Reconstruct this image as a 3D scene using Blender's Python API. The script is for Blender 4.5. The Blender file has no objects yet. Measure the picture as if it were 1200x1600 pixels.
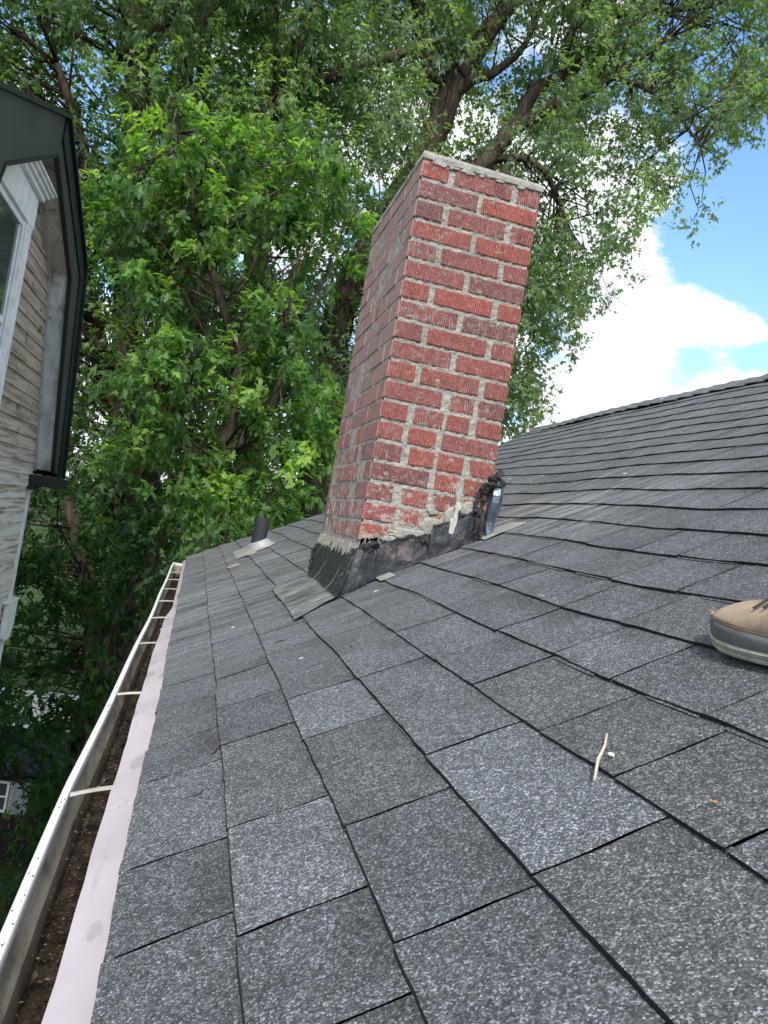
import bpy, math, random
import numpy as np
from mathutils import Vector, Matrix, noise as mnoise

# ------------------------------------------------------------------ camera
scene = bpy.context.scene
col = scene.collection
FPX = 1190.0
cU = np.array([310-600, 780-800, FPX]); cU /= np.linalg.norm(cU)     # away along the eave (world +Y)
cW = np.array([.17, -1, (290*.17-20)/FPX]); cW /= np.linalg.norm(cW) # world up
cH = np.cross(cU, cW)
if cH[0] < 0: cH = -cH                                                # world +X, up the slope
cam_d = bpy.data.cameras.new('camera'); cam = bpy.data.objects.new('camera', cam_d); col.objects.link(cam)
right = Vector((cH[0], cU[0], cW[0])); down = Vector((cH[1], cU[1], cW[1])); fwd = Vector((cH[2], cU[2], cW[2]))
M = Matrix((right, -down, -fwd)).transposed()
cam.matrix_world = M.to_4x4()
cam_d.sensor_fit = 'VERTICAL'; cam_d.sensor_height = 36; cam_d.sensor_width = 27
cam_d.lens = FPX/1600*36
cam_d.clip_start = .02; cam_d.clip_end = 3000
scene.camera = cam
scene.render.resolution_x = 768; scene.render.resolution_y = 1024

def ray(x, y):
    d = np.array([x-600, y-800, FPX])/FPX
    return np.array([d@cH, d@cU, d@cW])
def atY(x, y, Y):
    d = ray(x, y); return d*Y/d[1]
def dirn(x, y):
    d = ray(x, y); return d/np.linalg.norm(d)

# ------------------------------------------------------------------ world and sun
SUN = Vector((-.17, -.70, .74)).normalized()
el = math.asin(SUN.z); az = math.atan2(SUN.x, SUN.y)
W = bpy.data.worlds.new('World'); scene.world = W; W.use_nodes = True
nt = W.node_tree; nt.nodes.clear()
def N(t, nt_=None, **k):
    n = (nt_ or nt).nodes.new(t)
    for a, v in k.items(): setattr(n, a, v)
    return n
out = N('ShaderNodeOutputWorld'); bg = N('ShaderNodeBackground'); bgc = N('ShaderNodeBackground'); mix = N('ShaderNodeMixShader')
sky = N('ShaderNodeTexSky', sky_type='NISHITA'); sky.sun_disc = False
sky.sun_elevation = el; sky.sun_rotation = az; sky.air_density = 1.0; sky.dust_density = .6; sky.ozone_density = 1.4
bg.inputs['Strength'].default_value = .13
bgc.inputs['Color'].default_value = (.93, .97, 1, 1); bgc.inputs['Strength'].default_value = .95
tc = N('ShaderNodeTexCoord')
def lk(a, b, nt_=None): (nt_ or nt).links.new(a, b)
def vmath(op, a, b):
    n = N('ShaderNodeVectorMath', operation=op)
    lk(a, n.inputs[0])
    if isinstance(b, tuple): n.inputs[1].default_value = b
    else: lk(b, n.inputs[1])
    return n
def wm(op, a, b=None, c=None, clamp=False):
    n = N('ShaderNodeMath', operation=op); n.use_clamp = clamp
    for i, v in enumerate((a, b, c)):
        if v is None: continue
        if isinstance(v, (int, float)): n.inputs[i].default_value = v
        else: lk(v, n.inputs[i])
    return n.outputs[0]
nz = N('ShaderNodeTexNoise'); nz.inputs['Scale'].default_value = 4.6; nz.inputs['Detail'].default_value = 10; nz.inputs['Roughness'].default_value = .66
mp = N('ShaderNodeMapping'); mp.inputs['Scale'].default_value = (1, 1, 2.0); mp.inputs['Location'].default_value = (3.1, .4, 1.2)
lk(tc.outputs['Generated'], mp.inputs['Vector']); lk(mp.outputs[0], nz.inputs['Vector'])
acc = wm('MULTIPLY', nz.outputs['Fac'], 3.4)
# patches of open blue between the clouds (by sky direction)
for (px, py, k, w) in [(1150, 330, 420, -.95), (1240, 400, 300, -.9), (1130, 120, 90, -.50), (300, 150, 70, -.35), (1090, 560, 1200, -.30), (1190, 560, 2500, -.2), (1000, 610, 1500, .4), (1120, 600, 3000, .3), (1110, 505, 3000, .4), (930, 590, 4000, -.25), (800, 20, 400, -.3),
                       (985, 500, 500, .5), (960, 330, 200, .5), (1165, 512, 3000, .6), (1060, 480, 1500, .35)]:
    d = dirn(px, py)
    dt = vmath('DOT_PRODUCT', tc.outputs['Generated'], tuple(d)).outputs['Value']
    e = wm('POWER', 2.718, wm('MULTIPLY', wm('SUBTRACT', dt, 1.0), k))
    acc = wm('ADD', acc, wm('MULTIPLY', e, w))
mr = N('ShaderNodeMapRange', interpolation_type='SMOOTHSTEP'); mr.inputs['From Min'].default_value = 1.40; mr.inputs['From Max'].default_value = 1.80
cr = N('ShaderNodeMapRange'); cr.inputs['From Min'].default_value = .45; cr.inputs['From Max'].default_value = .62; cr.inputs['To Min'].default_value = .84; cr.inputs['To Max'].default_value = 1.0
nz2 = N('ShaderNodeTexNoise'); nz2.inputs['Scale'].default_value = 9; nz2.inputs['Detail'].default_value = 8; lk(mp.outputs[0], nz2.inputs['Vector']); lk(nz2.outputs['Fac'], cr.inputs['Value'])
lk(cr.outputs[0], bgc.inputs['Strength'])
lk(acc, mr.inputs['Value'])
hs = N('ShaderNodeHueSaturation'); hs.inputs['Hue'].default_value = .497; hs.inputs['Saturation'].default_value = 1.12; hs.inputs['Value'].default_value = 1.7
lk(sky.outputs[0], hs.inputs['Color']); lk(hs.outputs[0], bg.inputs['Color']); lk(mr.outputs[0], mix.inputs[0]); lk(bg.outputs[0], mix.inputs[1]); lk(bgc.outputs[0], mix.inputs[2]); lk(mix.outputs[0], out.inputs[0])

sl = bpy.data.lights.new('sun', 'SUN'); sl.energy = 3.0; sl.angle = math.radians(7); sl.color = (1, .95, .88)
so = bpy.data.objects.new('sun', sl); col.objects.link(so)
so.rotation_euler = SUN.to_track_quat('Z', 'Y').to_euler()
scene.view_settings.view_transform = 'Standard'; scene.view_settings.look = 'None'
scene.view_settings.exposure = .54; scene.view_settings.gamma = 1
scene.render.engine = 'CYCLES'
scene.cycles.max_bounces = 8; scene.cycles.diffuse_bounces = 5; scene.cycles.transparent_max_bounces = 4

# ------------------------------------------------------------------ helpers
rng = np.random.default_rng(7); random.seed(7)
def tag(o, label=None, cat=None, group=None, kind=None):
    if label: o['label'] = label
    if cat: o['category'] = cat
    if group: o['group'] = group
    if kind: o['kind'] = kind
    return o
def empty(name, loc=(0, 0, 0)):
    o = bpy.data.objects.new(name, None); o.empty_display_size = .1; col.objects.link(o); o.location = loc
    bpy.context.view_layer.update()
    return o
def link(name, me, mat, parent=None):
    o = bpy.data.objects.new(name, me); col.objects.link(o)
    for m in (mat if isinstance(mat, (list, tuple)) else [mat]): me.materials.append(m)
    if parent is not None:
        o.parent = parent
        w = Vector((0, 0, 0)); q = parent
        while q is not None: w += q.location; q = q.parent
        o.location = -w
    return o
def npmesh(name, V, F, attrs=None, smooth=False, vattrs=None):
    """V (n,3), F (m,k) with constant k"""
    V = np.asarray(V, np.float32); F = np.asarray(F, np.int32)
    me = bpy.data.meshes.new(name); m, k = F.shape
    me.vertices.add(len(V)); me.vertices.foreach_set('co', V.ravel())
    me.loops.add(m*k); me.loops.foreach_set('vertex_index', F.ravel())
    me.polygons.add(m); me.polygons.foreach_set('loop_start', np.arange(0, m*k, k, dtype=np.int32))
    try: me.polygons.foreach_set('loop_total', np.full(m, k, dtype=np.int32))
    except Exception: pass
    me.polygons.foreach_set('use_smooth', np.full(m, smooth, dtype=bool))
    for n, a in (attrs or {}).items():
        at = me.attributes.new(n, 'FLOAT', 'FACE'); at.data.foreach_set('value', np.asarray(a, np.float32))
    for n, a in (vattrs or {}).items():
        at = me.attributes.new(n, 'FLOAT', 'POINT'); at.data.foreach_set('value', np.asarray(a, np.float32))
    me.update(calc_edges=True); me.validate()
    return me
class MB:
    def __init__(s): s.v = []; s.f = []; s.t = []; s.tone = 0.0
    def add(s, vs, fs):
        b = len(s.v); s.v += [tuple(map(float, p)) for p in vs]; s.f += [tuple(b+i for i in f) for f in fs]; s.t += [s.tone]*len(fs)
    def box(s, x0, y0, z0, x1, y1, z1):
        s.add([(x0,y0,z0),(x1,y0,z0),(x1,y1,z0),(x0,y1,z0),(x0,y0,z1),(x1,y0,z1),(x1,y1,z1),(x0,y1,z1)],
              [(0,3,2,1),(4,5,6,7),(0,1,5,4),(1,2,6,5),(2,3,7,6),(3,0,4,7)])
    def hexa(s, p): s.add(p, [(0,3,2,1),(4,5,6,7),(0,1,5,4),(1,2,6,5),(2,3,7,6),(3,0,4,7)])
    def prism(s, poly, off):
        """flat polygon list of 3-D points, extruded by vector off"""
        n = len(poly); off = np.array(off, float)
        a = [np.array(p, float) for p in poly]; b = [p+off for p in a]
        s.add(a+b, [tuple(range(n))[::-1], tuple(range(n, 2*n))]+[(i, (i+1) % n, n+(i+1) % n, n+i) for i in range(n)])
    def tube(s, pts, rad, seg=8, wob=0, cap=True):
        pts = [np.array(p, float) for p in pts]; n = len(pts)
        if isinstance(rad, (int, float)): rad = [rad]*n
        up = np.array([.13, .21, .97]); rings = []
        px = None
        for i in range(n):
            t = pts[min(i+1, n-1)]-pts[max(i-1, 0)]; t /= np.linalg.norm(t)+1e-9
            x = np.cross(t, up) if px is None else px-t*np.dot(px, t)
            if np.linalg.norm(x) < 1e-3: x = np.cross(t, [1, 0, 0])
            x /= np.linalg.norm(x); y = np.cross(t, x); px = x
            r = []
            for k in range(seg):
                a = 2*math.pi*k/seg; q = rad[i]*(1+(wob*(random.random()-.5) if wob else 0))
                r.append(pts[i]+x*math.cos(a)*q+y*math.sin(a)*q)
            rings += r
        fs = [(i*seg+k, i*seg+(k+1) % seg, (i+1)*seg+(k+1) % seg, (i+1)*seg+k) for i in range(n-1) for k in range(seg)]
        if cap: fs += [tuple(range(seg))[::-1], tuple((n-1)*seg+k for k in range(seg))]
        s.add(rings, fs)
    def grid(s, P):
        """P[i][j] points"""
        n = len(P); m = len(P[0])
        s.add([p for r in P for p in r], [(i*m+j, (i+1)*m+j, (i+1)*m+j+1, i*m+j+1) for i in range(n-1) for j in range(m-1)])
    def build(s, name, mat, parent=None, smooth=False, bevel=0, solid=0):
        me = bpy.data.meshes.new(name); me.from_pydata(s.v, [], s.f); me.update()
        if any(s.t):
            at = me.attributes.new('tone', 'FLOAT', 'FACE'); at.data.foreach_set('value', s.t)
        if smooth: me.polygons.foreach_set('use_smooth', [True]*len(s.f))
        o = link(name, me, mat, parent)
        if solid:
            md = o.modifiers.new('s', 'SOLIDIFY'); md.thickness = solid; md.offset = 0
        if bevel:
            md = o.modifiers.new('b', 'BEVEL'); md.width = bevel; md.segments = 2; md.limit_method = 'ANGLE'
        return o

# ---- materials
class Mt:
    def __init__(s, name, rough=.8, spec=.3):
        s.m = bpy.data.materials.new(name); s.m.use_nodes = True; s.nt = s.m.node_tree
        s.b = s.nt.nodes['Principled BSDF']; s.b.inputs['Roughness'].default_value = rough
        s.b.inputs['Specular IOR Level'].default_value = spec
        s.tc = s.nt.nodes.new('ShaderNodeTexCoord').outputs['Object']
    def n(s, t, **k):
        n = s.nt.nodes.new(t)
        for a, v in k.items(): setattr(n, a, v)
        return n
    def l(s, a, b): s.nt.links.new(a, b)
    def sock(s, v, i):
        if isinstance(v, (int, float)): i.default_value = v
        elif isinstance(v, tuple): i.default_value = v if len(v) == 4 or i.type == 'VECTOR' else v+(1,)
        else: s.l(v, i)
    def noise(s, scale, detail=4, rough=.6, stretch=None, loc=None):
        n = s.n('ShaderNodeTexNoise'); n.inputs['Scale'].default_value = scale; n.inputs['Detail'].default_value = detail; n.inputs['Roughness'].default_value = rough
        if stretch or loc:
            m = s.n('ShaderNodeMapping')
            if stretch: m.inputs['Scale'].default_value = stretch
            if loc: m.inputs['Location'].default_value = loc
            s.l(s.tc, m.inputs[0]); s.l(m.outputs[0], n.inputs['Vector'])
        else: s.l(s.tc, n.inputs['Vector'])
        return n.outputs['Fac']
    def voro(s, scale, feat='F1', out='Color', stretch=None):
        n = s.n('ShaderNodeTexVoronoi', feature=feat); n.inputs['Scale'].default_value = scale
        if stretch:
            m = s.n('ShaderNodeMapping'); m.inputs['Scale'].default_value = stretch; s.l(s.tc, m.inputs[0]); s.l(m.outputs[0], n.inputs['Vector'])
        else: s.l(s.tc, n.inputs['Vector'])
        return n.outputs[out]
    def ramp(s, f, stops, const=False):
        n = s.n('ShaderNodeValToRGB'); e = n.color_ramp
        if const: e.interpolation = 'CONSTANT'
        while len(e.elements) < len(stops): e.elements.new(.5)
        for q, (p, c) in zip(e.elements, stops):
            q.position = p; q.color = (c if isinstance(c, tuple) else (c, c, c))+(1,)
        s.l(f, n.inputs[0]); return n.outputs['Color']
    def mr(s, f, a, b, c=0., d=1., smooth=True):
        n = s.n('ShaderNodeMapRange', interpolation_type='SMOOTHSTEP' if smooth else 'LINEAR')
        for k, v in zip(('From Min', 'From Max', 'To Min', 'To Max'), (a, b, c, d)): n.inputs[k].default_value = v
        s.l(f, n.inputs['Value']); return n.outputs[0]
    def math(s, op, a, b=0., clamp=False):
        n = s.n('ShaderNodeMath', operation=op); n.use_clamp = clamp; s.sock(a, n.inputs[0]); s.sock(b, n.inputs[1]); return n.outputs[0]
    def mix(s, f, a, b, mode='MIX'):
        n = s.n('ShaderNodeMix', data_type='RGBA', blend_type=mode); s.sock(f, n.inputs[0]); s.sock(a, n.inputs[6]); s.sock(b, n.inputs[7]); return n.outputs[2]
    def attr(s, name): return s.n('ShaderNodeAttribute', attribute_name=name).outputs['Fac']
    def xyz(s):
        n = s.n('ShaderNodeSeparateXYZ'); s.l(s.tc, n.inputs[0]); return n.outputs
    def bump(s, h, dist, strength=1.):
        n = s.n('ShaderNodeBump'); n.inputs['Distance'].default_value = dist; n.inputs['Strength'].default_value = strength
        s.l(h, n.inputs['Height']); s.l(n.outputs[0], s.b.inputs['Normal'])
    def color(s, c): s.sock(c, s.b.inputs['Base Color']); return s.m
    def rough(s, c): s.sock(c, s.b.inputs['Roughness'])

def simple(name, c, rough=.7, spec=.3, var=.25, scale=20, bump=.001, metal=0):
    m = Mt(name, rough, spec); nn = m.noise(scale, 6)
    lo = tuple(x*(1-var) for x in c); hi = tuple(min(1, x*(1+var)) for x in c)
    m.b.inputs['Metallic'].default_value = metal
    if bump: m.bump(nn, bump)
    return m.color(m.ramp(nn, [(.3, lo), (.7, hi)]))

# shingle granules
def mat_shingle():
    m = Mt('asphalt_shingle', .78, .42)
    tone = m.attr('tone'); warm = m.attr('warm')
    base = m.mix(tone, (.053, .057, .063), (.114, .123, .137))
    base = m.mix(m.math('MULTIPLY', warm, .5), base, (.088, .088, .083))
    v = m.voro(540)                        # granules
    sx = m.n('ShaderNodeSeparateColor'); m.l(v, sx.inputs[0])
    g = m.ramp(sx.outputs[0], [(0, .40), (.35, .62), (.62, .98), (.84, 1.6), (.95, 3.0)])
    n2 = m.noise(95, 4, .7)
    g2 = m.ramp(n2, [(.30, .62), (.5, 1.0), (.68, 1.5)])
    c = m.mix(1., base, g, 'MULTIPLY'); c = m.mix(1., c, g2, 'MULTIPLY')
    n3 = m.noise(7, 5, .62); c = m.mix(1., c, m.ramp(n3, [(.3, .80), (.7, 1.18)]), 'MULTIPLY')
    # green and brown tinted granules
    c = m.mix(m.mr(sx.outputs[1], .82, .9, 0, .35), c, (.12, .14, .10))
    # washed streaks running down the slope beyond and beside the chimney
    x, y, z = m.xyz()
    st = m.noise(1, 7, .68, stretch=(3.0, 34, 3.0))
    st2 = m.noise(1, 5, .6, stretch=(5, 90, 5), loc=(3, 7, 1))
    area = m.math('MULTIPLY', m.mr(y, 2.15, 3.1), m.mr(x, .75, .45))
    area2 = m.math('MULTIPLY', m.math('MULTIPLY', m.mr(y, 1.7, 2.3), m.mr(y, 3.6, 2.7)), m.math('MULTIPLY', m.mr(x, .95, 1.1), m.mr(x, 1.7, 1.3)))
    area2 = m.math('ADD', m.math('MULTIPLY', area2, .8), m.math('MULTIPLY', m.mr(y, 1.5, 2.6), .55))
    a = m.math('MAXIMUM', area, area2)
    f1 = m.math('MULTIPLY', m.mr(st, .44, .62), a)
    c = m.mix(m.math('MULTIPLY', f1, .62), c, (.27, .285, .285))
    f2 = m.math('MULTIPLY', m.mr(st2, .60, .70), a)
    c = m.mix(m.math('MULTIPLY', f2, .8), c, (.46, .46, .43))
    fd = m.math('MULTIPLY', m.mr(st2, .42, .34), area)
    c = m.mix(m.math('MULTIPLY', fd, .5), c, (.04, .042, .045))
    sp = m.noise(14, 3, .5, loc=(5, 2, 9)); f3 = m.math('MULTIPLY', m.mr(sp, .73, .76), m.mr(y, 1.2, 2.0))
    c = m.mix(f3, c, (.6, .59, .54))
    c = m.mix(m.attr('edge'), c, (.012, .012, .013))  # dark asphalt cut edge, doubling as a painted shadow line under each course
    h = m.math('ADD', m.math('MULTIPLY', sx.outputs[0], .6), m.noise(170, 3))
    m.bump(h, .0016, .8)
    return m.color(c)
M_shingle = mat_shingle()
M_felt = simple('shingle_core', (.012, .012, .014), .95, .1, .3, 60)

def mat_brick():
    m = Mt('brick', .88, .2); t = m.attr('tone')
    c = m.ramp(t, [(0, (.31, .100, .082)), (.35, (.265, .098, .088)), (.6, (.235, .098, .094)), (.8, (.19, .092, .092)), (1, (.16, .088, .09))])
    n1 = m.noise(60, 5, .7); c = m.mix(1., c, m.ramp(n1, [(.3, .65), (.7, 1.3)]), 'MULTIPLY')
    x, y, z = m.xyz()
    sm = m.noise(1, 6, .7, stretch=(22, 22, 40), loc=(1, 2, 3))
    dist = m.mr(x, .60, .86, .0, .03)
    f = m.math('MULTIPLY', m.mr(m.math('SUBTRACT', m.math('ADD', sm, m.math('MULTIPLY', dist, m.mr(z, .45, .0))), m.mr(z, -.12, .45, -.03, .10)), .50, .60), .82)
    f = m.math('MAXIMUM', f, m.math('MULTIPLY', m.mr(m.math('ADD', sm, m.mr(z, 1.0, 1.25, 0, .05)), .60, .70), .55))
    c = m.mix(f, c, (.44, .42, .37))
    dust = m.math('MULTIPLY', m.mr(x, .536, .530), m.mr(z, .25, .6, .25, .62))
    c = m.mix(dust, c, (.36, .27, .245))
    fl = m.noise(230, 3, .6); c = m.mix(m.mr(fl, .60, .68, 0, .75), c, (.52, .48, .44))
    dk = m.noise(9, 4, .6, loc=(9, 1, 4)); c = m.mix(m.mr(dk, .55, .75, 0, .55), c, (.09, .04, .042))
    m.bump(m.math('ADD', n1, m.noise(220, 2)), .0018)
    return m.color(c)
def mat_mortar():
    m = Mt('mortar', .95, .1); n = m.noise(45, 6, .7)
    c = m.ramp(n, [(.3, (.24, .235, .20)), (.5, (.37, .36, .32)), (.7, (.52, .51, .47))])
    c = m.mix(m.mr(m.noise(6, 4), .5, .7, 0, .6), c, (.25, .25, .20))
    m.bump(m.noise(120, 5, .8), .006); return m.color(c)
M_brick = mat_brick(); M_mortar = mat_mortar()
def mat_flash():
    m = Mt('painted_flashing', .42, .5)
    n = m.noise(9, 8, .72); n2 = m.noise(30, 6, .7)
    peel = m.mr(m.math('ADD', m.math('MULTIPLY', n, .8), m.math('MULTIPLY', n2, .25)), .575, .59)
    x, y, z = m.xyz()
    lim = m.mr(x, .56, .62)
    c = m.mix(m.math('MULTIPLY', peel, lim), (.013, .016, .021), (.085, .058, .055))
    c = m.mix(m.mr(m.noise(3.2, 5), .5, .66, 0, .45), c, (.06, .068, .078))
    m.rough(m.mr(n2, .3, .7, .3, .65)); m.bump(m.noise(22, 6, .6), .006); return m.color(c)
M_flash = mat_flash()
def mat_apron():
    m = Mt('weathered_flashing', .55, .4)
    st = m.noise(1, 6, .65, stretch=(9, 42, 9))
    drip = m.noise(1, 3, .5, stretch=(1.5, 85, 1.5), loc=(0, 3, 0))
    st = m.math('ADD', st, m.math('MULTIPLY', m.math('SUBTRACT', m.noise(9, 4), .5), .5))
    c = m.ramp(st, [(.28, (.045, .050, .048)), (.44, (.095, .102, .098)), (.58, (.19, .195, .19)), (.76, (.42, .42, .41))])
    x, y, z = m.xyz(); up = m.mr(x, .45, .463)
    dk = m.mix(m.mr(drip, .655, .67), (.020, .026, .022), (.42, .43, .38))
    c = m.mix(up, c, dk)
    m.bump(m.noise(15, 5), .004); return m.color(c)
M_apron = mat_apron()
def mat_tar():
    m = Mt('roof_tar', .38, .5); n = m.noise(40, 6, .75); m.bump(n, .01)
    return m.color(m.ramp(n, [(.3, (.006, .006, .007)), (.62, (.022, .022, .024)), (.8, (.06, .06, .06))]))
M_tar = mat_tar()
M_bluemetal = simple('bent_metal', (.10, .13, .16), .25, .5, .8, 14, .006, metal=.6)
M_sealant = simple('white_sealant', (.42, .43, .39), .6, .3, .2, 50, .003)
M_galv = simple('galvanised_sheet', (.36, .36, .34), .5, .4, .3, 14, .001, metal=.3)
M_rubber = simple('vent_pipe', (.030, .033, .038), .55, .35, .3, 12)
def mat_dripedge():
    m = Mt('lilac_drip_edge', .42, .45); n = m.noise(5, 5, .6)
    c = m.ramp(n, [(.3, (.40, .355, .38)), (.7, (.51, .455, .48))])
    ov = m.n('ShaderNodeTexVoronoi', feature='F1'); mp_ = m.n('ShaderNodeMapping'); mp_.inputs['Scale'].default_value = (16, 6.5, 16)
    m.l(m.tc, mp_.inputs[0]); m.l(mp_.outputs[0], ov.inputs['Vector']); ov.inputs['Scale'].default_value = 1
    c = m.mix(m.mr(ov.outputs['Distance'], .27, .23, 0, .5), c, (.26, .245, .26))
    c = m.mix(m.mr(m.noise(45, 4, .7), .62, .70, 0, .5), c, (.22, .2, .18)); c = m.mix(m.mr(m.noise(1, 6, .7, stretch=(60, 9, 60)), .55, .72, 0, .45), c, (.30, .24, .26))
    return m.color(c)
M_drip = mat_dripedge()
def mat_gutter():
    m = Mt('gutter_metal', .45, .4); x, y, z = m.xyz()
    n = m.noise(1, 7, .7, stretch=(18, 5, 18)); low = m.mr(z, -.547, -.556)
    c = m.mix(m.mr(n, .72, .82, 0, .35), (.72, .73, .69), (.30, .29, .25))
    grime = m.ramp(n, [(.28, (.06, .048, .032)), (.42, (.19, .16, .115)), (.56, (.36, .32, .25)), (.75, (.52, .49, .42))])
    grime = m.mix(m.mr(z, -.60, -.635, 0, .8), grime, (.05, .04, .028))
    c = m.mix(low, c, grime)
    c = m.mix(m.mr(m.noise(70, 4, .7), .66, .70), c, (.07, .062, .05)); c = m.mix(m.mr(m.noise(11, 6, .7), .50, .72, 0, .35), c, (.45, .44, .38))
    m.bump(m.noise(6, 4), .004); return m.color(c)
M_gutter = mat_gutter()
M_hanger = simple('hanger_metal', (.38, .36, .31), .5, .4, .35, 18)
M_debris = simple('gutter_dirt', (.034, .025, .018), .95, .1, .9, 35, .01)
M_debris2 = Mt('seed_litter', .9, .1); M_debris2 = M_debris2.color(M_debris2.ramp(M_debris2.attr('tone'), [(0, (.010, .008, .006)), (.6, (.035, .024, .016)), (.85, (.10, .07, .045)), (1, (.28, .23, .16))]))
M_green = Mt('dark_green_trim', .40, .45); _n = M_green.noise(3, 5); M_green.bump(M_green.noise(2, 3), .004)
M_green = M_green.color(M_green.ramp(_n, [(.3, (.034, .040, .043)), (.7, (.052, .060, .062))]))
M_blacktrim = simple('black_trim', (.010, .016, .018), .45, .4, .4, 5, .001)
def mat_siding():
    m = Mt('weathered_clapboard', .9, .12); x, y, z = m.xyz()
    g = m.noise(1, 8, .72, stretch=(2, 1.6, 34)); k = m.noise(1, 5, .6, stretch=(4, 4.5, 9), loc=(4, 4, 4))
    c = m.ramp(g, [(.25, (.12, .09, .065)), (.42, (.28, .225, .175)), (.58, (.42, .36, .29)), (.8, (.56, .52, .46))])
    c = m.mix(m.mr(k, .58, .68, 0, .7), c, (.075, .055, .042))
    paint = m.math('MULTIPLY', m.mr(g, .36, .55), m.mr(z, .5, -.35))
    c = m.mix(m.math('MULTIPLY', paint, .85), c, (.66, .66, .62))
    m.bump(g, .003); return m.color(c)
M_siding = mat_siding()
def mat_soffit():
    m = Mt('weathered_soffit', .85, .15); n = m.noise(1, 8, .7, stretch=(10, 3, 3)); x, y, z = m.xyz()
    c = m.ramp(n, [(.28, (.24, .20, .165)), (.5, (.52, .49, .44)), (.72, (.66, .64, .60))])
    blue = m.ramp(m.noise(1, 7, .7, stretch=(8, 4, 3), loc=(2, 2, 2)), [(.3, (.22, .25, .28)), (.55, (.54, .58, .60)), (.75, (.68, .71, .72))])
    c = m.mix(m.mr(z, 1.50, 1.44), c, blue)
    br = m.noise(4.5, 6, .7, loc=(7, 3, 2)); c = m.mix(m.mr(br, .52, .64, 0, .6), c, (.13, .085, .055))
    m.bump(n, .002); return m.color(c)
M_soffit = mat_soffit()
M_white = simple('old_white_paint', (.70, .72, .72), .6, .3, .16, 9, .001)
M_glass = Mt('window_glass', .06, .6); M_glass = M_glass.color((.05, .06, .065))
M_dark = simple('window_shadow_box', (.02, .025, .025), .8, .2, .3)
def mat_bark():
    m = Mt('bark', .95, .1); n = m.noise(1, 7, .7, stretch=(13, 13, 2.6)); m.bump(n, .05)
    return m.color(m.ramp(n, [(.3, (.026, .021, .017)), (.5, (.072, .058, .045)), (.7, (.155, .125, .10))]))
M_bark = mat_bark()
def mat_leaf(name, lo, mid, hi, under=(.16, .22, .14)):
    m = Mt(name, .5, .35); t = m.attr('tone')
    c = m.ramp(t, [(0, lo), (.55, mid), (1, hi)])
    geo = m.n('ShaderNodeNewGeometry')
    c2 = m.mix(m.math('MULTIPLY', geo.outputs['Backfacing'], .45), c, under)
    m.color(c2)
    tr = m.n('ShaderNodeBsdfTranslucent'); tcol = m.mix(1., c, (1.5, 1.75, .55), 'MULTIPLY'); m.l(tcol, tr.inputs['Color'])
    mx = m.n('ShaderNodeMixShader'); mx.inputs[0].default_value = .50
    m.l(m.b.outputs[0], mx.inputs[1]); m.l(tr.outputs[0], mx.inputs[2])
    m.l(mx.outputs[0], m.nt.nodes['Material Output'].inputs['Surface'])
    return m.m
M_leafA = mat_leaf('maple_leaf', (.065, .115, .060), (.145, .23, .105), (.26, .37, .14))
M_leafB = mat_leaf('far_maple_leaf', (.10, .15, .088), (.18, .255, .145), (.26, .345, .19), (.27, .34, .25))  # leaf green paled and greyed, with haze put into the colour
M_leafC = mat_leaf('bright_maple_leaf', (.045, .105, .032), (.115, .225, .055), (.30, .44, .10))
M_leafD = mat_leaf('shade_maple_leaf', (.022, .060, .020), (.048, .115, .032), (.10, .19, .04), (.08, .13, .08))  # darker copy of the leaf green, with shade put into the colour

# ------------------------------------------------------------------ roof profile (metres): X up the slope, Y along the eave
S = .48; SL = math.tan(math.radians(27.5)); KC = .0155/S
XR = 2.80; Y0, Y1 = -2.6, 6.38
def zr(x): return -S+SL*x+KC*np.maximum(0, x-S)**2
_xs = np.linspace(-.3, 3.2, 3501); _zs = zr(_xs); _L = np.concatenate([[0], np.cumsum(np.hypot(np.diff(_xs), np.diff(_zs)))]); _L -= np.interp(0, _xs, _L)
def xv(v): return np.interp(v, _L, _xs)
VR = float(np.interp(XR, _xs, _L))
def wavy(u, v):
    return (.004*np.sin(u*2.3+v*1.7)+.003*np.sin(u*5.1-v*3.9+1.3)+.0018*np.sin(u*11.7+v*9.1)*np.sin(v*7-u*3)) - .045*np.clip((u-4.5)/2, 0, 1)**2*np.clip((v-1.5)/1.5, 0, 1)*.6
def surf(u, v, h=0.):
    x = xv(v); s = SL+2*KC*np.maximum(0, x-S); n = np.sqrt(1+s*s)
    h = h+wavy(u, v)
    return np.stack([x-s/n*h, u+0*x, zr(x)+h/n], -1)

house = empty('house', (1.2, 1.9, -6.6))
tag(house, 'grey shingled house in front with brick chimney and white metal gutter', 'house')

rowv = [-.010, .127, .262, .402, .545, .695, .842, .988, 1.138, 1.283]
while rowv[-1] < VR+.02: rowv.append(rowv[-1]+.1455)
known = {0: [.805, .989, 1.287, 1.482, 1.749, 1.982, 2.547], 1: [.745, .998, 1.33, 1.575, 1.76, 1.867, 2.058], 2: [.63, .878, 1.212, 1.465, 1.657, 1.93, 2.21],
         3: [.637, .983, 1.241, 1.438, 1.635, 1.87], 4: [.731, .919, 1.18, 1.382, 1.672, 1.975], 5: [.776, .99, 1.176, 1.425, 1.748, 2.09],
         6: [.93, 1.198, 1.42, 1.503, 1.752, 1.927], 7: [1.0, 1.235, 1.464, 1.662], 8: [1.2, 1.442, 1.609, 1.831]}
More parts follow.
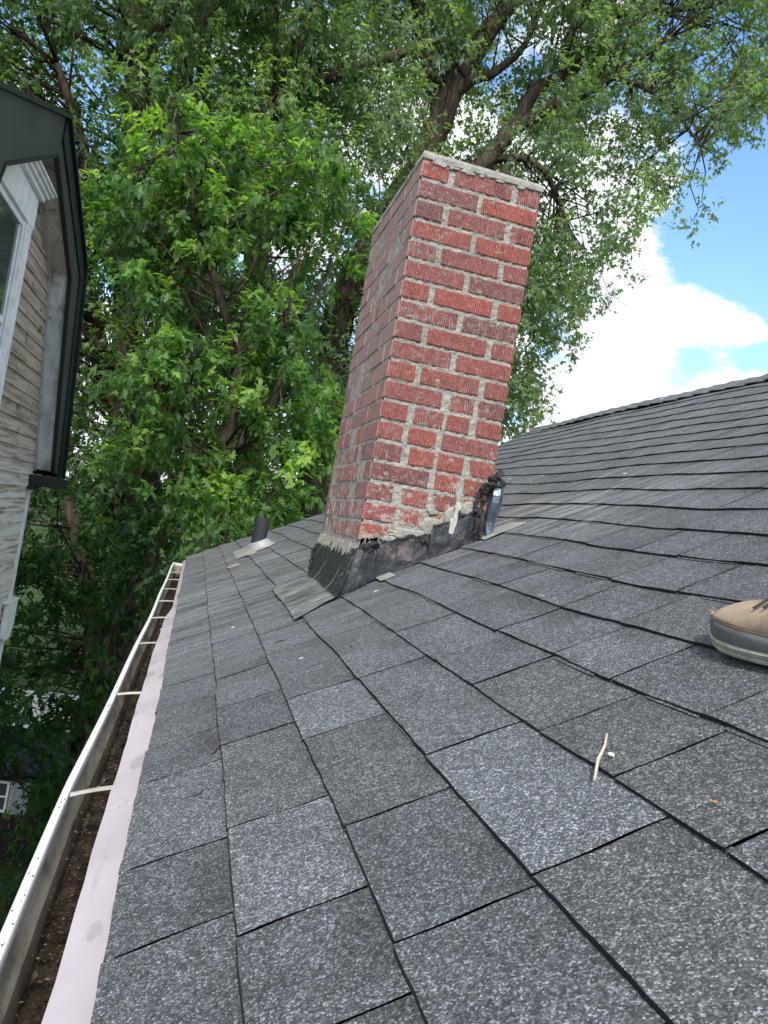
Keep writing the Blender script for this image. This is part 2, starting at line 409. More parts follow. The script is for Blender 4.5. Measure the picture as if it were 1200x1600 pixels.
# tone of tabs seen large in the photograph: (row, index in known) -> 0 dark .. 1 light
tonek = {(0, 0): .45, (0, 1): .3, (1, 0): .35, (1, 1): .95, (1, 2): .5, (2, 0): .35, (2, 1): .45, (2, 2): .28, (2, 3): .9, (3, 0): .45, (3, 1): .85, (3, 2): .5, (3, 3): .6, (3, 4): .75,
         (4, 0): .3, (4, 1): .35, (4, 2): .35, (4, 3): .5, (4, 4): .7, (5, 0): .6, (5, 1): .35, (5, 2): .75, (5, 3): .6, (5, 4): .45}
def shingles():
    V = []; F = []; T = []; Wm = []; Ed = []; cnt = 0
    V2 = []; F2 = []; c2 = 0
    for k in range(len(rowv)-1):
        v0, v1 = rowv[k], min(rowv[k+1], VR)
        if v0 >= VR-.02: break
        js = list(known.get(k, [1.0+random.random()*.2]))
        while js[-1] < Y1-.12: js.append(js[-1]+random.choice([.11, .17, .2, .24, .28, .33])+random.random()*.03)
        js[-1] = Y1+random.random()*.004
        nk = len(js); 
        pre = [js[0]]
        while pre[-1] > Y0: pre.append(pre[-1]-random.choice([.17, .2, .24, .28, .33])-random.random()*.03)
        alljs = pre[::-1][:-1]+js; off = len(pre)-1
        ph = random.random()*9
        for i in range(len(alljs)-1):
            a, b = alljs[i], alljs[i+1]; idx = i-off
            tone = tonek.get((k, idx+1), None)
            if tone is None: tone = random.choice([.3, .38, .45, .5, .56, .62, .7])
            tone += random.uniform(-.05, .05)
            warm = random.choice([0, 0, 0, .15, .3, .55]); 
            if (k, idx+1) in ((2, 2), (4, 1), (4, 2), (4, 0)): warm = .7
            hh = random.uniform(0, .0008); lift = random.uniform(0, .0010)
            gap = .0020 if random.random() < .8 else .0014; vo = random.uniform(-.0016, .0016); vsl = random.uniform(-.0022, .0022)
            band = random.random() < .55; bw = random.uniform(.25, .8); side = random.random() < .5
            nu = max(6, int((b-a)/.02)) if b > .2 and a < 3.5 else 5
            nv = 9
            us = np.linspace(a+gap, b-gap, nu+1); fv = np.linspace(0, 1, nv)
            # wavy joint ends and wavy front edge
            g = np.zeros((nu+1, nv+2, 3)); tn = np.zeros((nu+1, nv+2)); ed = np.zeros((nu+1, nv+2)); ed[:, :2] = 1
            for q, u in enumerate(us):
                fe = vo+vsl*(u-a)/(b-a)+.0012*math.sin(u*9+ph)+.0004*math.sin(u*61+ph*2)+random.uniform(-.0005, .0005)
                vv = v0+fe+(v1+.012-v0-fe)*fv
                frac = (u-a)/(b-a)
                end = 0
                uu = u+(.0010*np.sin(vv*55+ph+i) if q in (0, nu) else 0)
                hk = .0074 if k < 4 else .0060; h = hk+hh+lift*abs(frac-.5)*2-hk*fv + .0007*math.sin(u*31+ph)*(1-fv)
                g[q, 2:] = surf(uu+0*vv, vv, h); g[q, 1] = g[q, 2]
                g[q, 0] = surf(np.array([u]), np.array([vv[0]+(.001 if k > 3 else (-.0012, -.0040, -.0026, -.0012)[k])]), (.0, .0008, .0006, 0., -.003)[min(k, 4)])[0]  # lowest courses flare out at the foot so the painted shadow line shows
                t_ = np.full(nv, tone)
                if band:
                    fr = frac if side else 1-frac
                    inb = 1/(1+np.exp((fr-bw)*60))
                    t_ = t_-.38*inb*np.clip((fv-.55)/.15, 0, 1)
                tn[q, 2:] = t_; tn[q, :2] = tone-.3
            n1, n2 = nu+1, nv+2
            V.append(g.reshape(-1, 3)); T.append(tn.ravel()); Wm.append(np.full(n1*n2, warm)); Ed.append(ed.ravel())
            ii, jj = np.meshgrid(np.arange(nu), np.arange(nv+1), indexing='ij')
            f = np.stack([ii*n2+jj, (ii+1)*n2+jj, (ii+1)*n2+jj+1, ii*n2+jj+1], -1).reshape(-1, 4)+cnt
            F.append(f); cnt += n1*n2
            # second laminate layer peeping out under the front edge of some tabs
            if random.random() < .35 and k > 0:
                a2 = a+random.random()*(b-a)*.3; b2 = min(b, a2+(b-a)*random.uniform(.4, .8)); e = random.uniform(.003, .007)
                uu = np.linspace(a2, b2, 8)
                p = [surf(uu, np.full(8, v0+d), hh_) for d, hh_ in ((-e, -.002), (-e+.0005, .0030), (-e+.0005, .0030), (.02, .003))]
                V2 += p; m_ = 8
                for r in range(3):
                    for s_ in range(7): F2.append((c2+r*m_+s_, c2+r*m_+s_+1, c2+(r+1)*m_+s_+1, c2+(r+1)*m_+s_))
                c2 += 32
    V = np.concatenate(V); F = np.concatenate(F); T = np.concatenate(T); Wm = np.concatenate(Wm); Ed = np.concatenate(Ed)
    if V2:
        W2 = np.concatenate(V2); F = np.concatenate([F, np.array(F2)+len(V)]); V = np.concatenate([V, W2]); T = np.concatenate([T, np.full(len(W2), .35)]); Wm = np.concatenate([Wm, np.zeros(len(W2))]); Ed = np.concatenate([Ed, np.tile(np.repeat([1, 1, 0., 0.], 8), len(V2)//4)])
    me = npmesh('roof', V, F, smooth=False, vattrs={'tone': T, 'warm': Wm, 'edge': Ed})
    return me
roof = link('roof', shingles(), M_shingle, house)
# dark mat under the tabs, seen in the joints, as a slab with the back slope
mb = MB()
us = np.linspace(Y0, Y1-.004, 40); vs = np.linspace(-.004, VR, 24)
mb.grid([[tuple(p) for p in surf(np.full(24, u), vs, -.0035)] for u in us])
mb.grid([[tuple(p) for p in surf(np.full(24, u), vs[::-1], -.03)] for u in us])
pb = [surf(np.array([Y1-.004]), np.array([v]), -.0035)[0] for v in vs]; pb2 = [surf(np.array([Y1-.004]), np.array([v]), -.03)[0] for v in vs]
mb.grid([pb, pb2])
mb.build('roof_deck', M_felt, roof)
# back slope and ridge caps
mb = MB()
zt = float(zr(XR)); mb.prism([(XR, Y0, zt-.004), (XR+3.2, Y0, zt-1.9), (XR+3.2, Y0, zt-1.93), (XR, Y0, zt-.034)], (0, Y1-Y0-.01, 0))
mb.build('back_slope', M_shingle, roof)
mb = MB(); y = Y1
while y > Y0:
    w = -.045*min(1, max(0, (y-4.5)/2))**2
    r = random.uniform(-.002, .002)
    for sgn, c in ((-1, -.6), (1, -.6)):
        p0 = (XR, y, zt+.022+w+r); p1 = (XR+sgn*.14, y, zt+.022+c*.14+w+r)
        q0 = (XR, y-.15, zt+.012+w+r); q1 = (XR+sgn*.14, y-.15, zt+.012+c*.14+w+r)
        mb.tone = random.uniform(.3, .7)
        mb.hexa([p0, p1, q1, q0]+[(a, b, c_-.004) for a, b, c_ in (p0, p1, q1, q0)])
    y -= .145
mb.build('ridge_cap', M_shingle, roof)
# rake board, walls
mb = MB()
ra = [tuple(p) for p in (surf(np.array([Y1-.02]), np.array([v]), -.031)[0] for v in vs)]
mb.prism(ra+[(p[0], p[1], p[2]-.14) for p in ra[::-1]], (0, -.02, 0)); mb.build('rake_board', M_white, house)
mb = MB(); ez = float(zr(-.01))
mb.box(.006, Y0, ez-.20, .028, Y1-.06, ez-.03); mb.build('fascia', M_white, house)
mb = MB(); mb.box(.16, Y0+.1, -6.6, 5.7, Y1-.2, ez-.06)
mb.prism([(.16, Y1-.2, ez-.06), (5.7, Y1-.2, ez-.06), (XR, Y1-.2, zt-.06)], (0, -.1, 0)); mb.build('wall', M_white, house)

# drip edge: lilac strip lying from under the first course into the gutter
mb = MB(); P = []
for y in np.linspace(Y0, 6.3, 120):
    lx = np.interp(y, [0, 2.6, 3.3, 3.6, 6.4], [-.060, -.057, -.050, -.030, -.026])+.0012*math.sin(y*9)+.0008*math.sin(y*31)
    P.append([(.01, y, zr(.01)-.012), (-.012, y, zr(-.012)-.0085), (-.03, y, zr(-.03)-.010), (lx, y, zr(lx)-.010), (lx-.001, y, zr(lx)-.022)])
mb.grid(P); drip = mb.build('drip_edge', M_drip, house, solid=.0012)
for ys_ in (1.28, 3.02):
    mb = MB(); mb.grid([[(x_, y_, zr(x_)-.0080) for x_ in (-.012, -.03, -.056)] for y_ in (ys_, ys_+.03)]); mb.build('lap_joint', M_drip, drip, solid=.0014)

# gutter
GY = np.linspace(Y0, 6.34, 140)
def gx(y): return float(np.interp(y, [0, .9, 1.43, 2.1, 3.4, 6.3], [-.127, -.128, -.134, -.127, -.114, -.106]))+.0015*math.sin(y*4)
mb = MB(); P = []
for y in GY:
    x = gx(y); zt_ = -.535
    P.append([(.004, y, zt_+.005), (.003, y, zt_-.10), (x+.045, y, zt_-.105), (x+.030, y, zt_-.095), (x+.022, y, zt_-.05), (x+.008, y, zt_-.022), (x+.0075, y, zt_-.010), (x+.0075, y, zt_-.002),
              (x+.006, y, zt_+.001), (x-.004, y, zt_+.001), (x-.006, y, zt_-.004), (x-.006, y, zt_-.03), (x+.004, y, zt_-.06), (x+.022, y, zt_-.107)])
mb.grid(P)
x = gx(6.34); mb.add([(.004, 6.34, -.532), (.003, 6.34, -.637), (x+.04, 6.34, -.641), (x, 6.34, -.56), (x, 6.34, -.534)], [(0, 1, 2, 3, 4)])
gut = mb.build('gutter', M_gutter, house, smooth=False, solid=.0011)
hy = [.70, 1.385, 2.08, 2.80, 3.40, 3.95, 4.48, 5.0, 5.5, 6.0, .05, -.7]
for y in hy:
    mb = MB(); x = gx(y); n = 9; top = []
    sk = .05 if y < 1.6 else .02
    for i in range(n):
        t = i/(n-1); xx = x+.010+(-.022-x)*t; z = -.534+.004*math.sin(t*math.pi)+.006*t; yy = y+sk*t
        top.append([(xx, yy-.008, z-.002), (xx, yy-.003, z+.001), (xx, yy+.003, z+.001), (xx, yy+.008, z-.002)])
    mb.grid(top); h = mb.build('hanger', M_hanger, gut, solid=.0015)
# dirt in the gutter: bed plus litter
mb = MB(); P = []
for y in np.linspace(Y0, 6.3, 260):
    x = gx(y); r = []
    for i in range(9):
        t = i/8; xx = x+.026+(-.004-x-.022)*t
        r.append((xx, y, -.630+.014*mnoise.noise(Vector((xx*30, y*9, 0)))+.007*mnoise.noise(Vector((xx*90, y*60, 3)))))
    P.append(r)
mb.grid(P); tag(mb.build('gutter_dirt', M_debris), 'dark rotted leaf litter lying in the bottom of the gutter', 'leaf litter', kind='stuff')
mb = MB()
for i in range(16000):
    y = random.uniform(.3, 6.2)**1.0; x = gx(y); t = random.random()**.8
    xx = x+.024+(-.004-x-.02)*t; z = -.624+.014*mnoise.noise(Vector((xx*30, y*9, 0)))+random.uniform(0, .014)
    if t < .3: z += random.random()**2*.055*(1-t*3.3)
    a = random.random()*6.28; s = random.uniform(.0012, .0036); c, d = math.cos(a)*s, math.sin(a)*s; e = random.uniform(-1, 1)*s
    mb.tone = random.random()
    mb.add([(xx-c, y-d, z), (xx+d*.5, y-c*.5, z+abs(e)*.5), (xx+c, y+d, z+e*.5), (xx-d*.5, y+c*.5, z+.001)], [(0, 1, 2, 3)])
tag(mb.build('seed_litter', M_debris2), 'loose brown seeds and leaf crumbs scattered along the gutter', 'seed litter', kind='stuff')

# ------------------------------------------------------------------ chimney
CX0, CX1, CY0, CY1 = .528, .962, 2.46, 3.22
ZB = -.045; RH = .0684; NR = 19   # rows counted from the top
ZTOP = 1.252
odd = [(0, .225), (.27, .755), (.80, 1)]; even = [(0, .49), (.53, 1)]
rowsF = {i: (odd if i % 2 else even) for i in range(1, 12)}
rowsF.update({12: [(0, .47), (.535, .745), (.775, 1)], 13: [(0, .215), (.265, .514), (.536, .726), (.785, 1)], 14: [(0, .21), (.245, .48), (.53, 1)], 15: [(0, .226), (.28, .49), (.52, .735), (.785, 1)],
              16: [(0, .47), (.52, .73), (.765, 1)], 17: [(0, .21), (.28, .49), (.53, .74), (.785, 1)], 18: [(0, .25), (.29, .50), (.55, .74), (.79, 1)], 19: [(0, .22), (.28, .50), (.55, .99)], 20: [(0, .47), (.53, 1)], 21: [(0, .2), (.25, .7), (.74, 1)]})
mb = MB()
tones = {(1, 0): .02, (1, 1): .5, (2, 0): .72, (3, 0): .85, (3, 1): .55, (6, 1): .72, (8, 1): .78, (5, 0): .6, (7, 0): .2, (11, 0): .1, (19, 0): .0, (18, 0): .25}
def ridged(mb, x0, x1, z0, z1, yf, yb, jx, outward=-1, ax='x'):
    """a brick whose outer face carries combed vertical ridges; ax is the run axis of the face"""
    n = max(3, int(round((x1-x0)/.0078))); prof = []
    for i in range(n):
        a = x0+(x1-x0)*i/n; w = (x1-x0)/n; dd = random.uniform(.0030, .0048)
        prof += [(a+w*.06, 0), (a+w*.55, random.uniform(0, .0005)), (a+w*.62, dd), (a+w*.98, dd)]
    prof[0] = (x0+.002, .002); prof[-1] = (x1-.002, .002)
    vs_ = []; m = len(prof)
    for (a, d) in prof:
        e0 = random.uniform(-.0010, .0010); e1 = random.uniform(-.0010, .0010)
        y = yf-outward*d*1.0
        col4 = [(a, yf-outward*(d+.004), z0+e0-.0005), (a, y, z0+.003+e0), (a, y, z1-.003+e1), (a, yf-outward*(d+.004), z1+e1+.0005)]
        vs_ += col4
    fs = [(i*4+k, (i+1)*4+k, (i+1)*4+k+1, i*4+k+1) for i in range(m-1) for k in range(3)]
    b0 = len(vs_)
    vs_ += [(x0, yf-outward*.005, z0), (x1, yf-outward*.005, z0), (x1, yb, z0), (x0, yb, z0), (x0, yf-outward*.005, z1), (x1, yf-outward*.005, z1), (x1, yb, z1), (x0, yb, z1)]
    fs += [(b0, b0+3, b0+2, b0+1), (b0+4, b0+5, b0+6, b0+7), (b0+1, b0+2, b0+6, b0+5), (b0+3, b0, b0+4, b0+7), (b0, b0+1, b0+5, b0+4), (b0+2, b0+3, b0+7, b0+6)]
    if ax == 'y': vs_ = [(q[1], q[0], q[2]) for q in vs_]
    mb.add(vs_, fs)
Wd = CX1-CX0
for r in range(1, 22):
    z1 = ZTOP-(r-1)*RH-.005; z0 = z1-RH+.0122
    if r in (17, 18, 19): z0 += .001
    bow = .0
    rb = rowsF[r]
    for bi, (a, b) in enumerate(rb):
        mb.tone = max(.001, tones.get((r, bi), min(1, abs(random.gauss(.3, .18)))))
        x0 = CX0+a*Wd+random.uniform(-.0015, .0015)*(a > 0); x1 = CX0+b*Wd+random.uniform(-.0015, .0015)*(b < 1)
        dy = random.uniform(-.0015, .0015)
        dep = .095
        if bi == 0: dep = .20 if (b-a) < .3 else .095
        ridged(mb, x0, x1, z0, z1, CY0+dy, CY0+dep, 0)
        if bi == 0: first = dep
    # left and right faces
    for side in (0, 1):
        y = CY0+(first if side == 0 else .1)+.011
        xf = CX0 if side == 0 else CX1
        L = [.203]*8
        if r >= 12: L = [random.choice([.05, .06, .095, .095, .2]) for _ in range(20)]
        for l in L:
            if y > CY1-.02: break
            y2 = min(y+l-.011, CY1)
            if CY1-y2 < .03: y2 = CY1
            mb.tone = max(.001, min(1, abs(random.gauss(.38, .22)))); dx = random.uniform(-.002, .002)
            s = -1 if side == 0 else 1
            xa, xb = sorted((xf-s*0+dx, xf-s*.085))
            if side == 0:
                e = [random.uniform(-.001, .001) for _ in range(8)]
                mb.hexa([(xa+e[0], y, z0), (xb, y, z0), (xb, y2, z0), (xa+e[1], y2, z0), (xa+e[2], y, z1), (xb, y, z1), (xb, y2, z1), (xa+e[3], y2, z1)])
            else: mb.hexa([(xa, y, z0), (xb, y, z0), (xb, y2, z0), (xa, y2, z0), (xa, y, z1), (xb, y, z1), (xb, y2, z1), (xa, y2, z1)])
            y = y2+.011
    x = CX0+.10+(r % 2)*.1
    while x < CX1-.1:
        x2 = min(x+.19, CX1-.09); mb.tone = random.uniform(.2, .6)
        mb.box(x, CY1-.08, z0, x2, CY1+.002, z1); x = x2+.012
chim = mb.build('chimney', M_brick, house)
tag(chim, 'red combed brick chimney with grey mortar and tar patched flashing')
# mortar body, built as a fine rough-faced block
def rough_face(mb, fn, nu, nv, amp, seed, fr=60):
    P = []
    for i in range(nu+1):
        r = []
        for j in range(nv+1):
            p, n = fn(i/nu, j/nv); e = mnoise.fractal(Vector(p)*fr+Vector((seed, 0, 0)), .8, 2, 4)
            r.append(tuple(np.array(p)+np.array(n)*amp*e))
        P.append(r)
    mb.grid(P)
mb = MB(); zb = -.36; ins = .0055
zl = ZTOP-.001
rough_face(mb, lambda s, t: ((CX0+ins+(Wd-2*ins)*s, CY0+ins, zb+(zl-zb)*t), (0, -1, 0)), 110, 330, .0035, 0)
rough_face(mb, lambda s, t: ((CX0+.0015, CY1-ins-(CY1-CY0-2*ins)*s, zb+(zl-zb)*t), (-1, 0, 0)), 150, 300, .0012, 3)
mb.box(CX0+ins+.004, CY0+ins+.004, zb, CX1-ins, CY1-ins, zl)
# smeared mortar over the lowest bricks
def blob(mb, cx, cz, rx, rz, y, th, seed):
    n = 26; c = (cx, y-th, cz); ring1 = []; ring2 = []
    for i in range(n):
        a = 2*math.pi*i/n; q = 1+.35*mnoise.noise(Vector((math.cos(a)*1.7, math.sin(a)*1.7, seed)))+.2*mnoise.noise(Vector((math.cos(a)*5, math.sin(a)*5, seed)))
        ring1.append((cx+rx*q*math.cos(a)*.75, y-th*.9, cz+rz*q*math.sin(a)*.75)); ring2.append((cx+rx*q*math.cos(a), y+.004, cz+rz*q*math.sin(a)))
    mb.add([c]+ring1+ring2, [(0, 1+i, 1+(i+1) % n) for i in range(n)]+[(1+i, 1+n+i, 1+n+(i+1) % n, 1+(i+1) % n) for i in range(n)])
for (cx, cz, rx, rz, s) in [(.70, .000, .075, .020, 1), (.78, .035, .055, .035, 2), (.66, -.028, .06, .018, 3), (.83, .075, .03, .05, 4), (.90, .115, .045, .03, 5), (.845, .16, .012, .05, 6), (.60, -.045, .05, .012, 8), (.765, .09, .02, .012, 9)]:
    blob(mb, cx, cz, rx, rz, CY0-.001, .006, s)
mb.build('mortar', M_mortar, chim)
# crown slab of mortar with rough rim
mb = MB()
def rim(z, off, seed, n=44):
    P = []
    cs = [(CX0-off, CY0-off), (CX1+off, CY0-off), (CX1+off, CY1+off), (CX0-off, CY1+off)]
    for e in range(4):
        a, b = cs[e], cs[(e+1) % 4]
        for i in range(n):
            t = i/n; x = a[0]+(b[0]-a[0])*t; y = a[1]+(b[1]-a[1])*t; q = .0026*mnoise.fractal(Vector((x*22, y*22, seed)), .8, 2, 4)
            P.append((x+(q if e in (1, 3) else 0), y+(q if e in (0, 2) else 0), z+q*.7))
    return P
Rg = [rim(ZTOP-.0035, -.002, 1), rim(ZTOP, .003, 2), rim(ZTOP+.012, .004, 3), rim(ZTOP+.024, .001, 4), rim(ZTOP+.027, -.012, 5), rim(ZTOP+.034, -.10, 6)]
n = len(Rg[0]); vs_ = [p for r in Rg for p in r]
mb.add(vs_, [(i*n+k, i*n+(k+1) % n, (i+1)*n+(k+1) % n, (i+1)*n+k) for i in range(5) for k in range(n)]+[tuple(5*n+k for k in range(n)), tuple(range(n))[::-1]])
for _ in range(9):    # drips of mortar over the top bricks
    x = random.uniform(CX0, CX1); blob(mb, x, ZTOP-.006, random.uniform(.008, .03), random.uniform(.004, .012), CY0-.0005, .003, random.random()*99)
mb.build('chimney_cap', M_mortar, chim, smooth=False)

# flashing
def crumple(P, amp, fr, seed, nrm):
    o = []
    for r in P:
        o.append([tuple(np.array(p)+np.array(nrm)*amp*mnoise.fractal(Vector(p)*fr+Vector((seed, seed, 0)), .9, 2, 3)) for p in r])
    return o
def lerp(a, b, t): return np.array(a, float)*(1-t)+np.array(b, float)*t
def panel(mb, A, B, C, D, nu, nv, amp, fr, seed, nrm, jag=.0):
    """A bottom-left, B bottom-right, C top-right, D top-left"""
    P = []
    for i in range(nu+1):
        s = i/nu; b = lerp(A, B, s); t = lerp(D, C, s)
        if jag: t = t+np.array([0, 0, jag*mnoise.fractal(Vector((s*14, seed, 0)), .8, 2, 4)])
        P.append([tuple(lerp(b, t, j/nv)) for j in range(nv+1)])
    mb.grid(crumple(P, amp, fr, seed, nrm))
def rz(x, h=.0, y=None):
    return float(zr(x))+h+(float(wavy(y, float(np.interp(x, _xs, _L)))) if y is not None else 0)
mb = MB()
panel(mb, (.452, 2.365, rz(.452, .010, 2.365)), (.600, 2.425, rz(.600, .008, 2.425)), (.598, 2.447, -.052), (.505, 2.432, -.082), 30, 22, .006, 12, 1, (0, -1, .2), .006)
f1 = mb.build('step_flashing', M_flash, chim, solid=.0015)
mb = MB(); panel(mb, (.592, 2.432, rz(.592, .006, 2.43)), (.780, 2.438, rz(.780, .006, 2.43)), (.775, 2.450, .012), (.592, 2.450, -.040), 40, 20, .005, 12, 2, (0, -1, .1), .009)
mb.build('step_flashing', M_flash, chim, solid=.0015)
mb = MB(); panel(mb, (.766, 2.430, rz(.766, .006, 2.43)), (.945, 2.440, rz(.945, .006, 2.44)), (.945, 2.450, .128), (.766, 2.446, .030), 36, 20, .005, 12, 3, (0, -1, .1), .009)
mb.build('step_flashing', M_flash, chim, solid=.0015)
# apron: upright skirt on the low side, then the sheet lying on the shingles
mb = MB()
Pp = []
for i in range(41):
    s = i/40; y = 2.385+(3.20-2.385)*s; ya = 2.235+(2.99-2.235)*s
    yb = lerp([2.335], [2.95], s)[0]
    xt = .521; zt2 = -.088+.006*mnoise.fractal(Vector((s*18, 2, 0)), .8, 2, 4)
    Pp.append([(xt, max(y, 2.44), zt2), (.505, y+.01, zt2-.035), (.478, lerp([y], [yb], .6)[0], rz(.478, .032, y)), (.459, yb, rz(.459, .013, y)), (.44, lerp([yb], [ya], .1)[0], rz(.44, .014, y)), (.39, lerp([yb], [ya], .5)[0], rz(.39, .0145, lerp([yb], [ya], .5)[0])), (.329+.004*math.sin(s*7)+.0015*math.sin(s*41), ya, rz(.329, .0125+.0012*math.sin(s*13), ya))])
mb.grid(crumple(Pp, .0012, 12, 5, (0, 0, 1)))
mb.build('apron_flashing', M_apron, chim, solid=.0015)
# upright bent metal at the far-right corner of the near face
mb = MB(); Pp = []
for i in range(18):
    t = i/17; z = rz(.95)+.004+(.225-rz(.95))*t
    wv = .008*math.sin(t*7); xr = np.interp(t, [0, .15, 1], [.953, .975, .985])
    w_ = .3+.7*min(1, t*2.2); cx_ = .962+.012*t; Pp.append([(cx_-.022*w_, 2.440, z), (cx_-.018*w_, 2.424+wv, z), (cx_+.004, 2.419+wv, z), (cx_+.016*w_, 2.423+wv, z), (cx_+.018*w_, 2.452, z)])
mb.grid(crumple(Pp, .004, 14, 9, (0, -1, 0))); mb.build('corner_flashing', M_bluemetal, chim, solid=.0015)
# tar: crumpled beads
def tarbead(mb, pts, r, seed):
    pts = [np.array(p, float) for p in pts]; Q = []; R = []
    for i in range(len(pts)-1):
        L = np.linalg.norm(pts[i+1]-pts[i]); n = max(2, int(L/.006))
        for k in range(n):
            p = lerp(pts[i], pts[i+1], k/n); j = np.array([mnoise.noise(Vector(p)*34+Vector((seed, c, 0))) for c in (0, 5, 9)])
            Q.append(p+j*r*.9); R.append(r*(.40+1.1*abs(mnoise.fractal(Vector(p)*30+Vector((seed, 2, 0)), .8, 2, 3))))
    mb.tube(Q, R, 7, wob=.6)
mb = MB()
tarbead(mb, [(.500, 2.435, -.085), (.55, 2.442, -.066), (.60, 2.446, -.046)], .013, 1)
tarbead(mb, [(.500, 2.43, -.10), (.53, 2.436, -.085), (.585, 2.44, -.060)], .010, 11)
tarbead(mb, [(.60, 2.448, -.044), (.66, 2.45, -.02), (.735, 2.45, .003), (.775, 2.452, .015)], .0075, 2)
tarbead(mb, [(.735, 2.445, -.005), (.77, 2.44, -.03), (.78, 2.432, -.075), (.765, 2.428, -.10)], .008, 3)
tarbead(mb, [(.775, 2.452, .036), (.82, 2.452, .062), (.87, 2.452, .092), (.93, 2.45, .124)], .0075, 4)
tarbead(mb, [(.505, 2.43, -.09), (.478, 2.40, -.16), (.455, 2.37, -.225)], .007, 5)
tarbead(mb, [(.915, 2.44, .19), (.95, 2.425, .21), (.985, 2.43, .225), (.96, 2.432, .245), (.93, 2.44, .225)], .017, 6)
tarbead(mb, [(.905, 2.445, .16), (.92, 2.435, .20), (.965, 2.43, .25), (.975, 2.437, .275)], .012, 7)
tarbead(mb, [(.92, 2.43, .17), (.925, 2.425, .08), (.935, 2.42, .03)], .010, 8)
tarbead(mb, [(.90, 2.44, .14), (.915, 2.43, .11), (.91, 2.425, .04)], .009, 9)
mt_ = MB(); tarbead(mt_, [(.521, 3.20, -.09), (.49, 3.14, -.14), (.462, 2.98, -.20)], .008, 12); mt_.build('tar_patch', M_tar, chim)
tarbead(mb, [(.462, 2.34, rz(.462)+.012), (.50, 2.36, rz(.50)+.010), (.54, 2.385, rz(.54)+.006), (.57, 2.41, rz(.57)+.006)], .004, 13)
mb.build('tar_patch', M_tar, chim, smooth=False)
# white sealant drip and ragged fringe of mortar on the low side
mb = MB()
for (cx, cz, rx, rz_, s) in [(.842, .085, .009, .045, 21), (.834, .035, .012, .045, 22), (.828, .000, .018, .022, 23), (.846, .120, .012, .018, 24)]:
    blob(mb, cx, cz, rx, rz_, 2.4405, .0018, s)
mb.build('sealant_drip', M_sealant, chim, smooth=False)
mb = MB()
for i in range(150):
    y = random.uniform(2.445, 3.2); l = random.uniform(.008, .030); w = random.uniform(.003, .008); z = -.076+random.uniform(-.006, .010)
    x = CX0-random.uniform(.004, .012); dx = random.uniform(-.012, .003)
    mb.hexa([(x+dx, y-w*.3, z-l), (x+dx+.004, y-w*.3, z-l), (x+dx+.004, y+w*.3, z-l), (x+dx, y+w*.3, z-l), (x-.001, y-w, z+.012), (x+.01, y-w, z+.012), (x+.01, y+w, z+.012), (x-.001, y+w, z+.012)])
for i in range(30):
    x = random.uniform(.52, .60); l = random.uniform(.006, .014); w = .004; z = -.052+.2*(x-.52)+random.uniform(-.003, .006)
    mb.hexa([(x-w*.4, 2.448, z-l), (x+w*.4, 2.448, z-l), (x+w*.4, 2.455, z-l), (x-w*.4, 2.455, z-l), (x-w, 2.448, z+.01), (x+w, 2.448, z+.01), (x+w, 2.462, z+.01), (x-w, 2.462, z+.01)])
mb.build('mortar_fringe', M_mortar, chim)
# pale sheet under the shingles at the right and small tin corner at the left
mb = MB(); mb.grid([[(x, y, rz(x, .011+.001*math.sin(x*40), y)) for x in np.linspace(.935, 1.075, 7)] for y in np.linspace(2.385, 2.52, 6)])
mb.build('metal_sheet', M_galv, chim, solid=.002)
mb = MB(); mb.grid([[(x, y, rz(x, .011, y)) for x in np.linspace(.60, .645, 4)] for y in np.linspace(2.36, 2.44, 4)])
mb.build('metal_sheet', M_galv, chim, solid=.002)

# vent pipe
mb = MB(); vx, vy = .420, 5.02; vz = rz(vx, 0, vy)
a0 = np.array([vx, vy, vz-.02]); a1 = np.array([vx+.005, vy, vz+.215])
n = 28
ro, ri = .048, .041
vs_ = []
for (r, z) in [(ro, 0), (ro, 1), (ri, 1), (ri, .55)]:
    for k in range(n):
        an = 2*math.pi*k/n; p = lerp(a0, a1, z); vs_.append((p[0]+r*math.cos(an), p[1]+r*math.sin(an), p[2]))
mb.add(vs_, [(i*n+k, i*n+(k+1) % n, (i+1)*n+(k+1) % n, (i+1)*n+k) for i in range(3) for k in range(n)]+[tuple(3*n+k for k in range(n))])
vent = mb.build('vent_pipe', M_rubber, house, smooth=False)
mb = MB(); vs_ = []
for (r, h) in [(.115, .009), (.090, .022), (.062, .052), (.0495, .062), (.0485, .05)]:
    for k in range(n):
        an = 2*math.pi*k/n; px_, py_ = vx+r*math.cos(an), vy+r*math.sin(an); vs_.append((px_, py_, rz(px_, h, py_)))
mb.add(vs_, [(i*n+k, i*n+(k+1) % n, (i+1)*n+(k+1) % n, (i+1)*n+k) for i in range(4) for k in range(n)])
mb.grid([[(x, y, rz(x, .012+.001*math.sin(x*60), y)) for x in np.linspace(.285, .405, 6)] for y in np.linspace(4.78, 5.30, 6)])
mb.build('pipe_flashing', M_galv, vent, solid=.002); mb = MB()
mb.grid([[(x, y, rz(x, .012, y)) for x in np.linspace(.225, .285, 3)] for y in np.linspace(4.36, 4.50, 3)])
mb.build('tin_scrap', M_galv, vent, solid=.002)

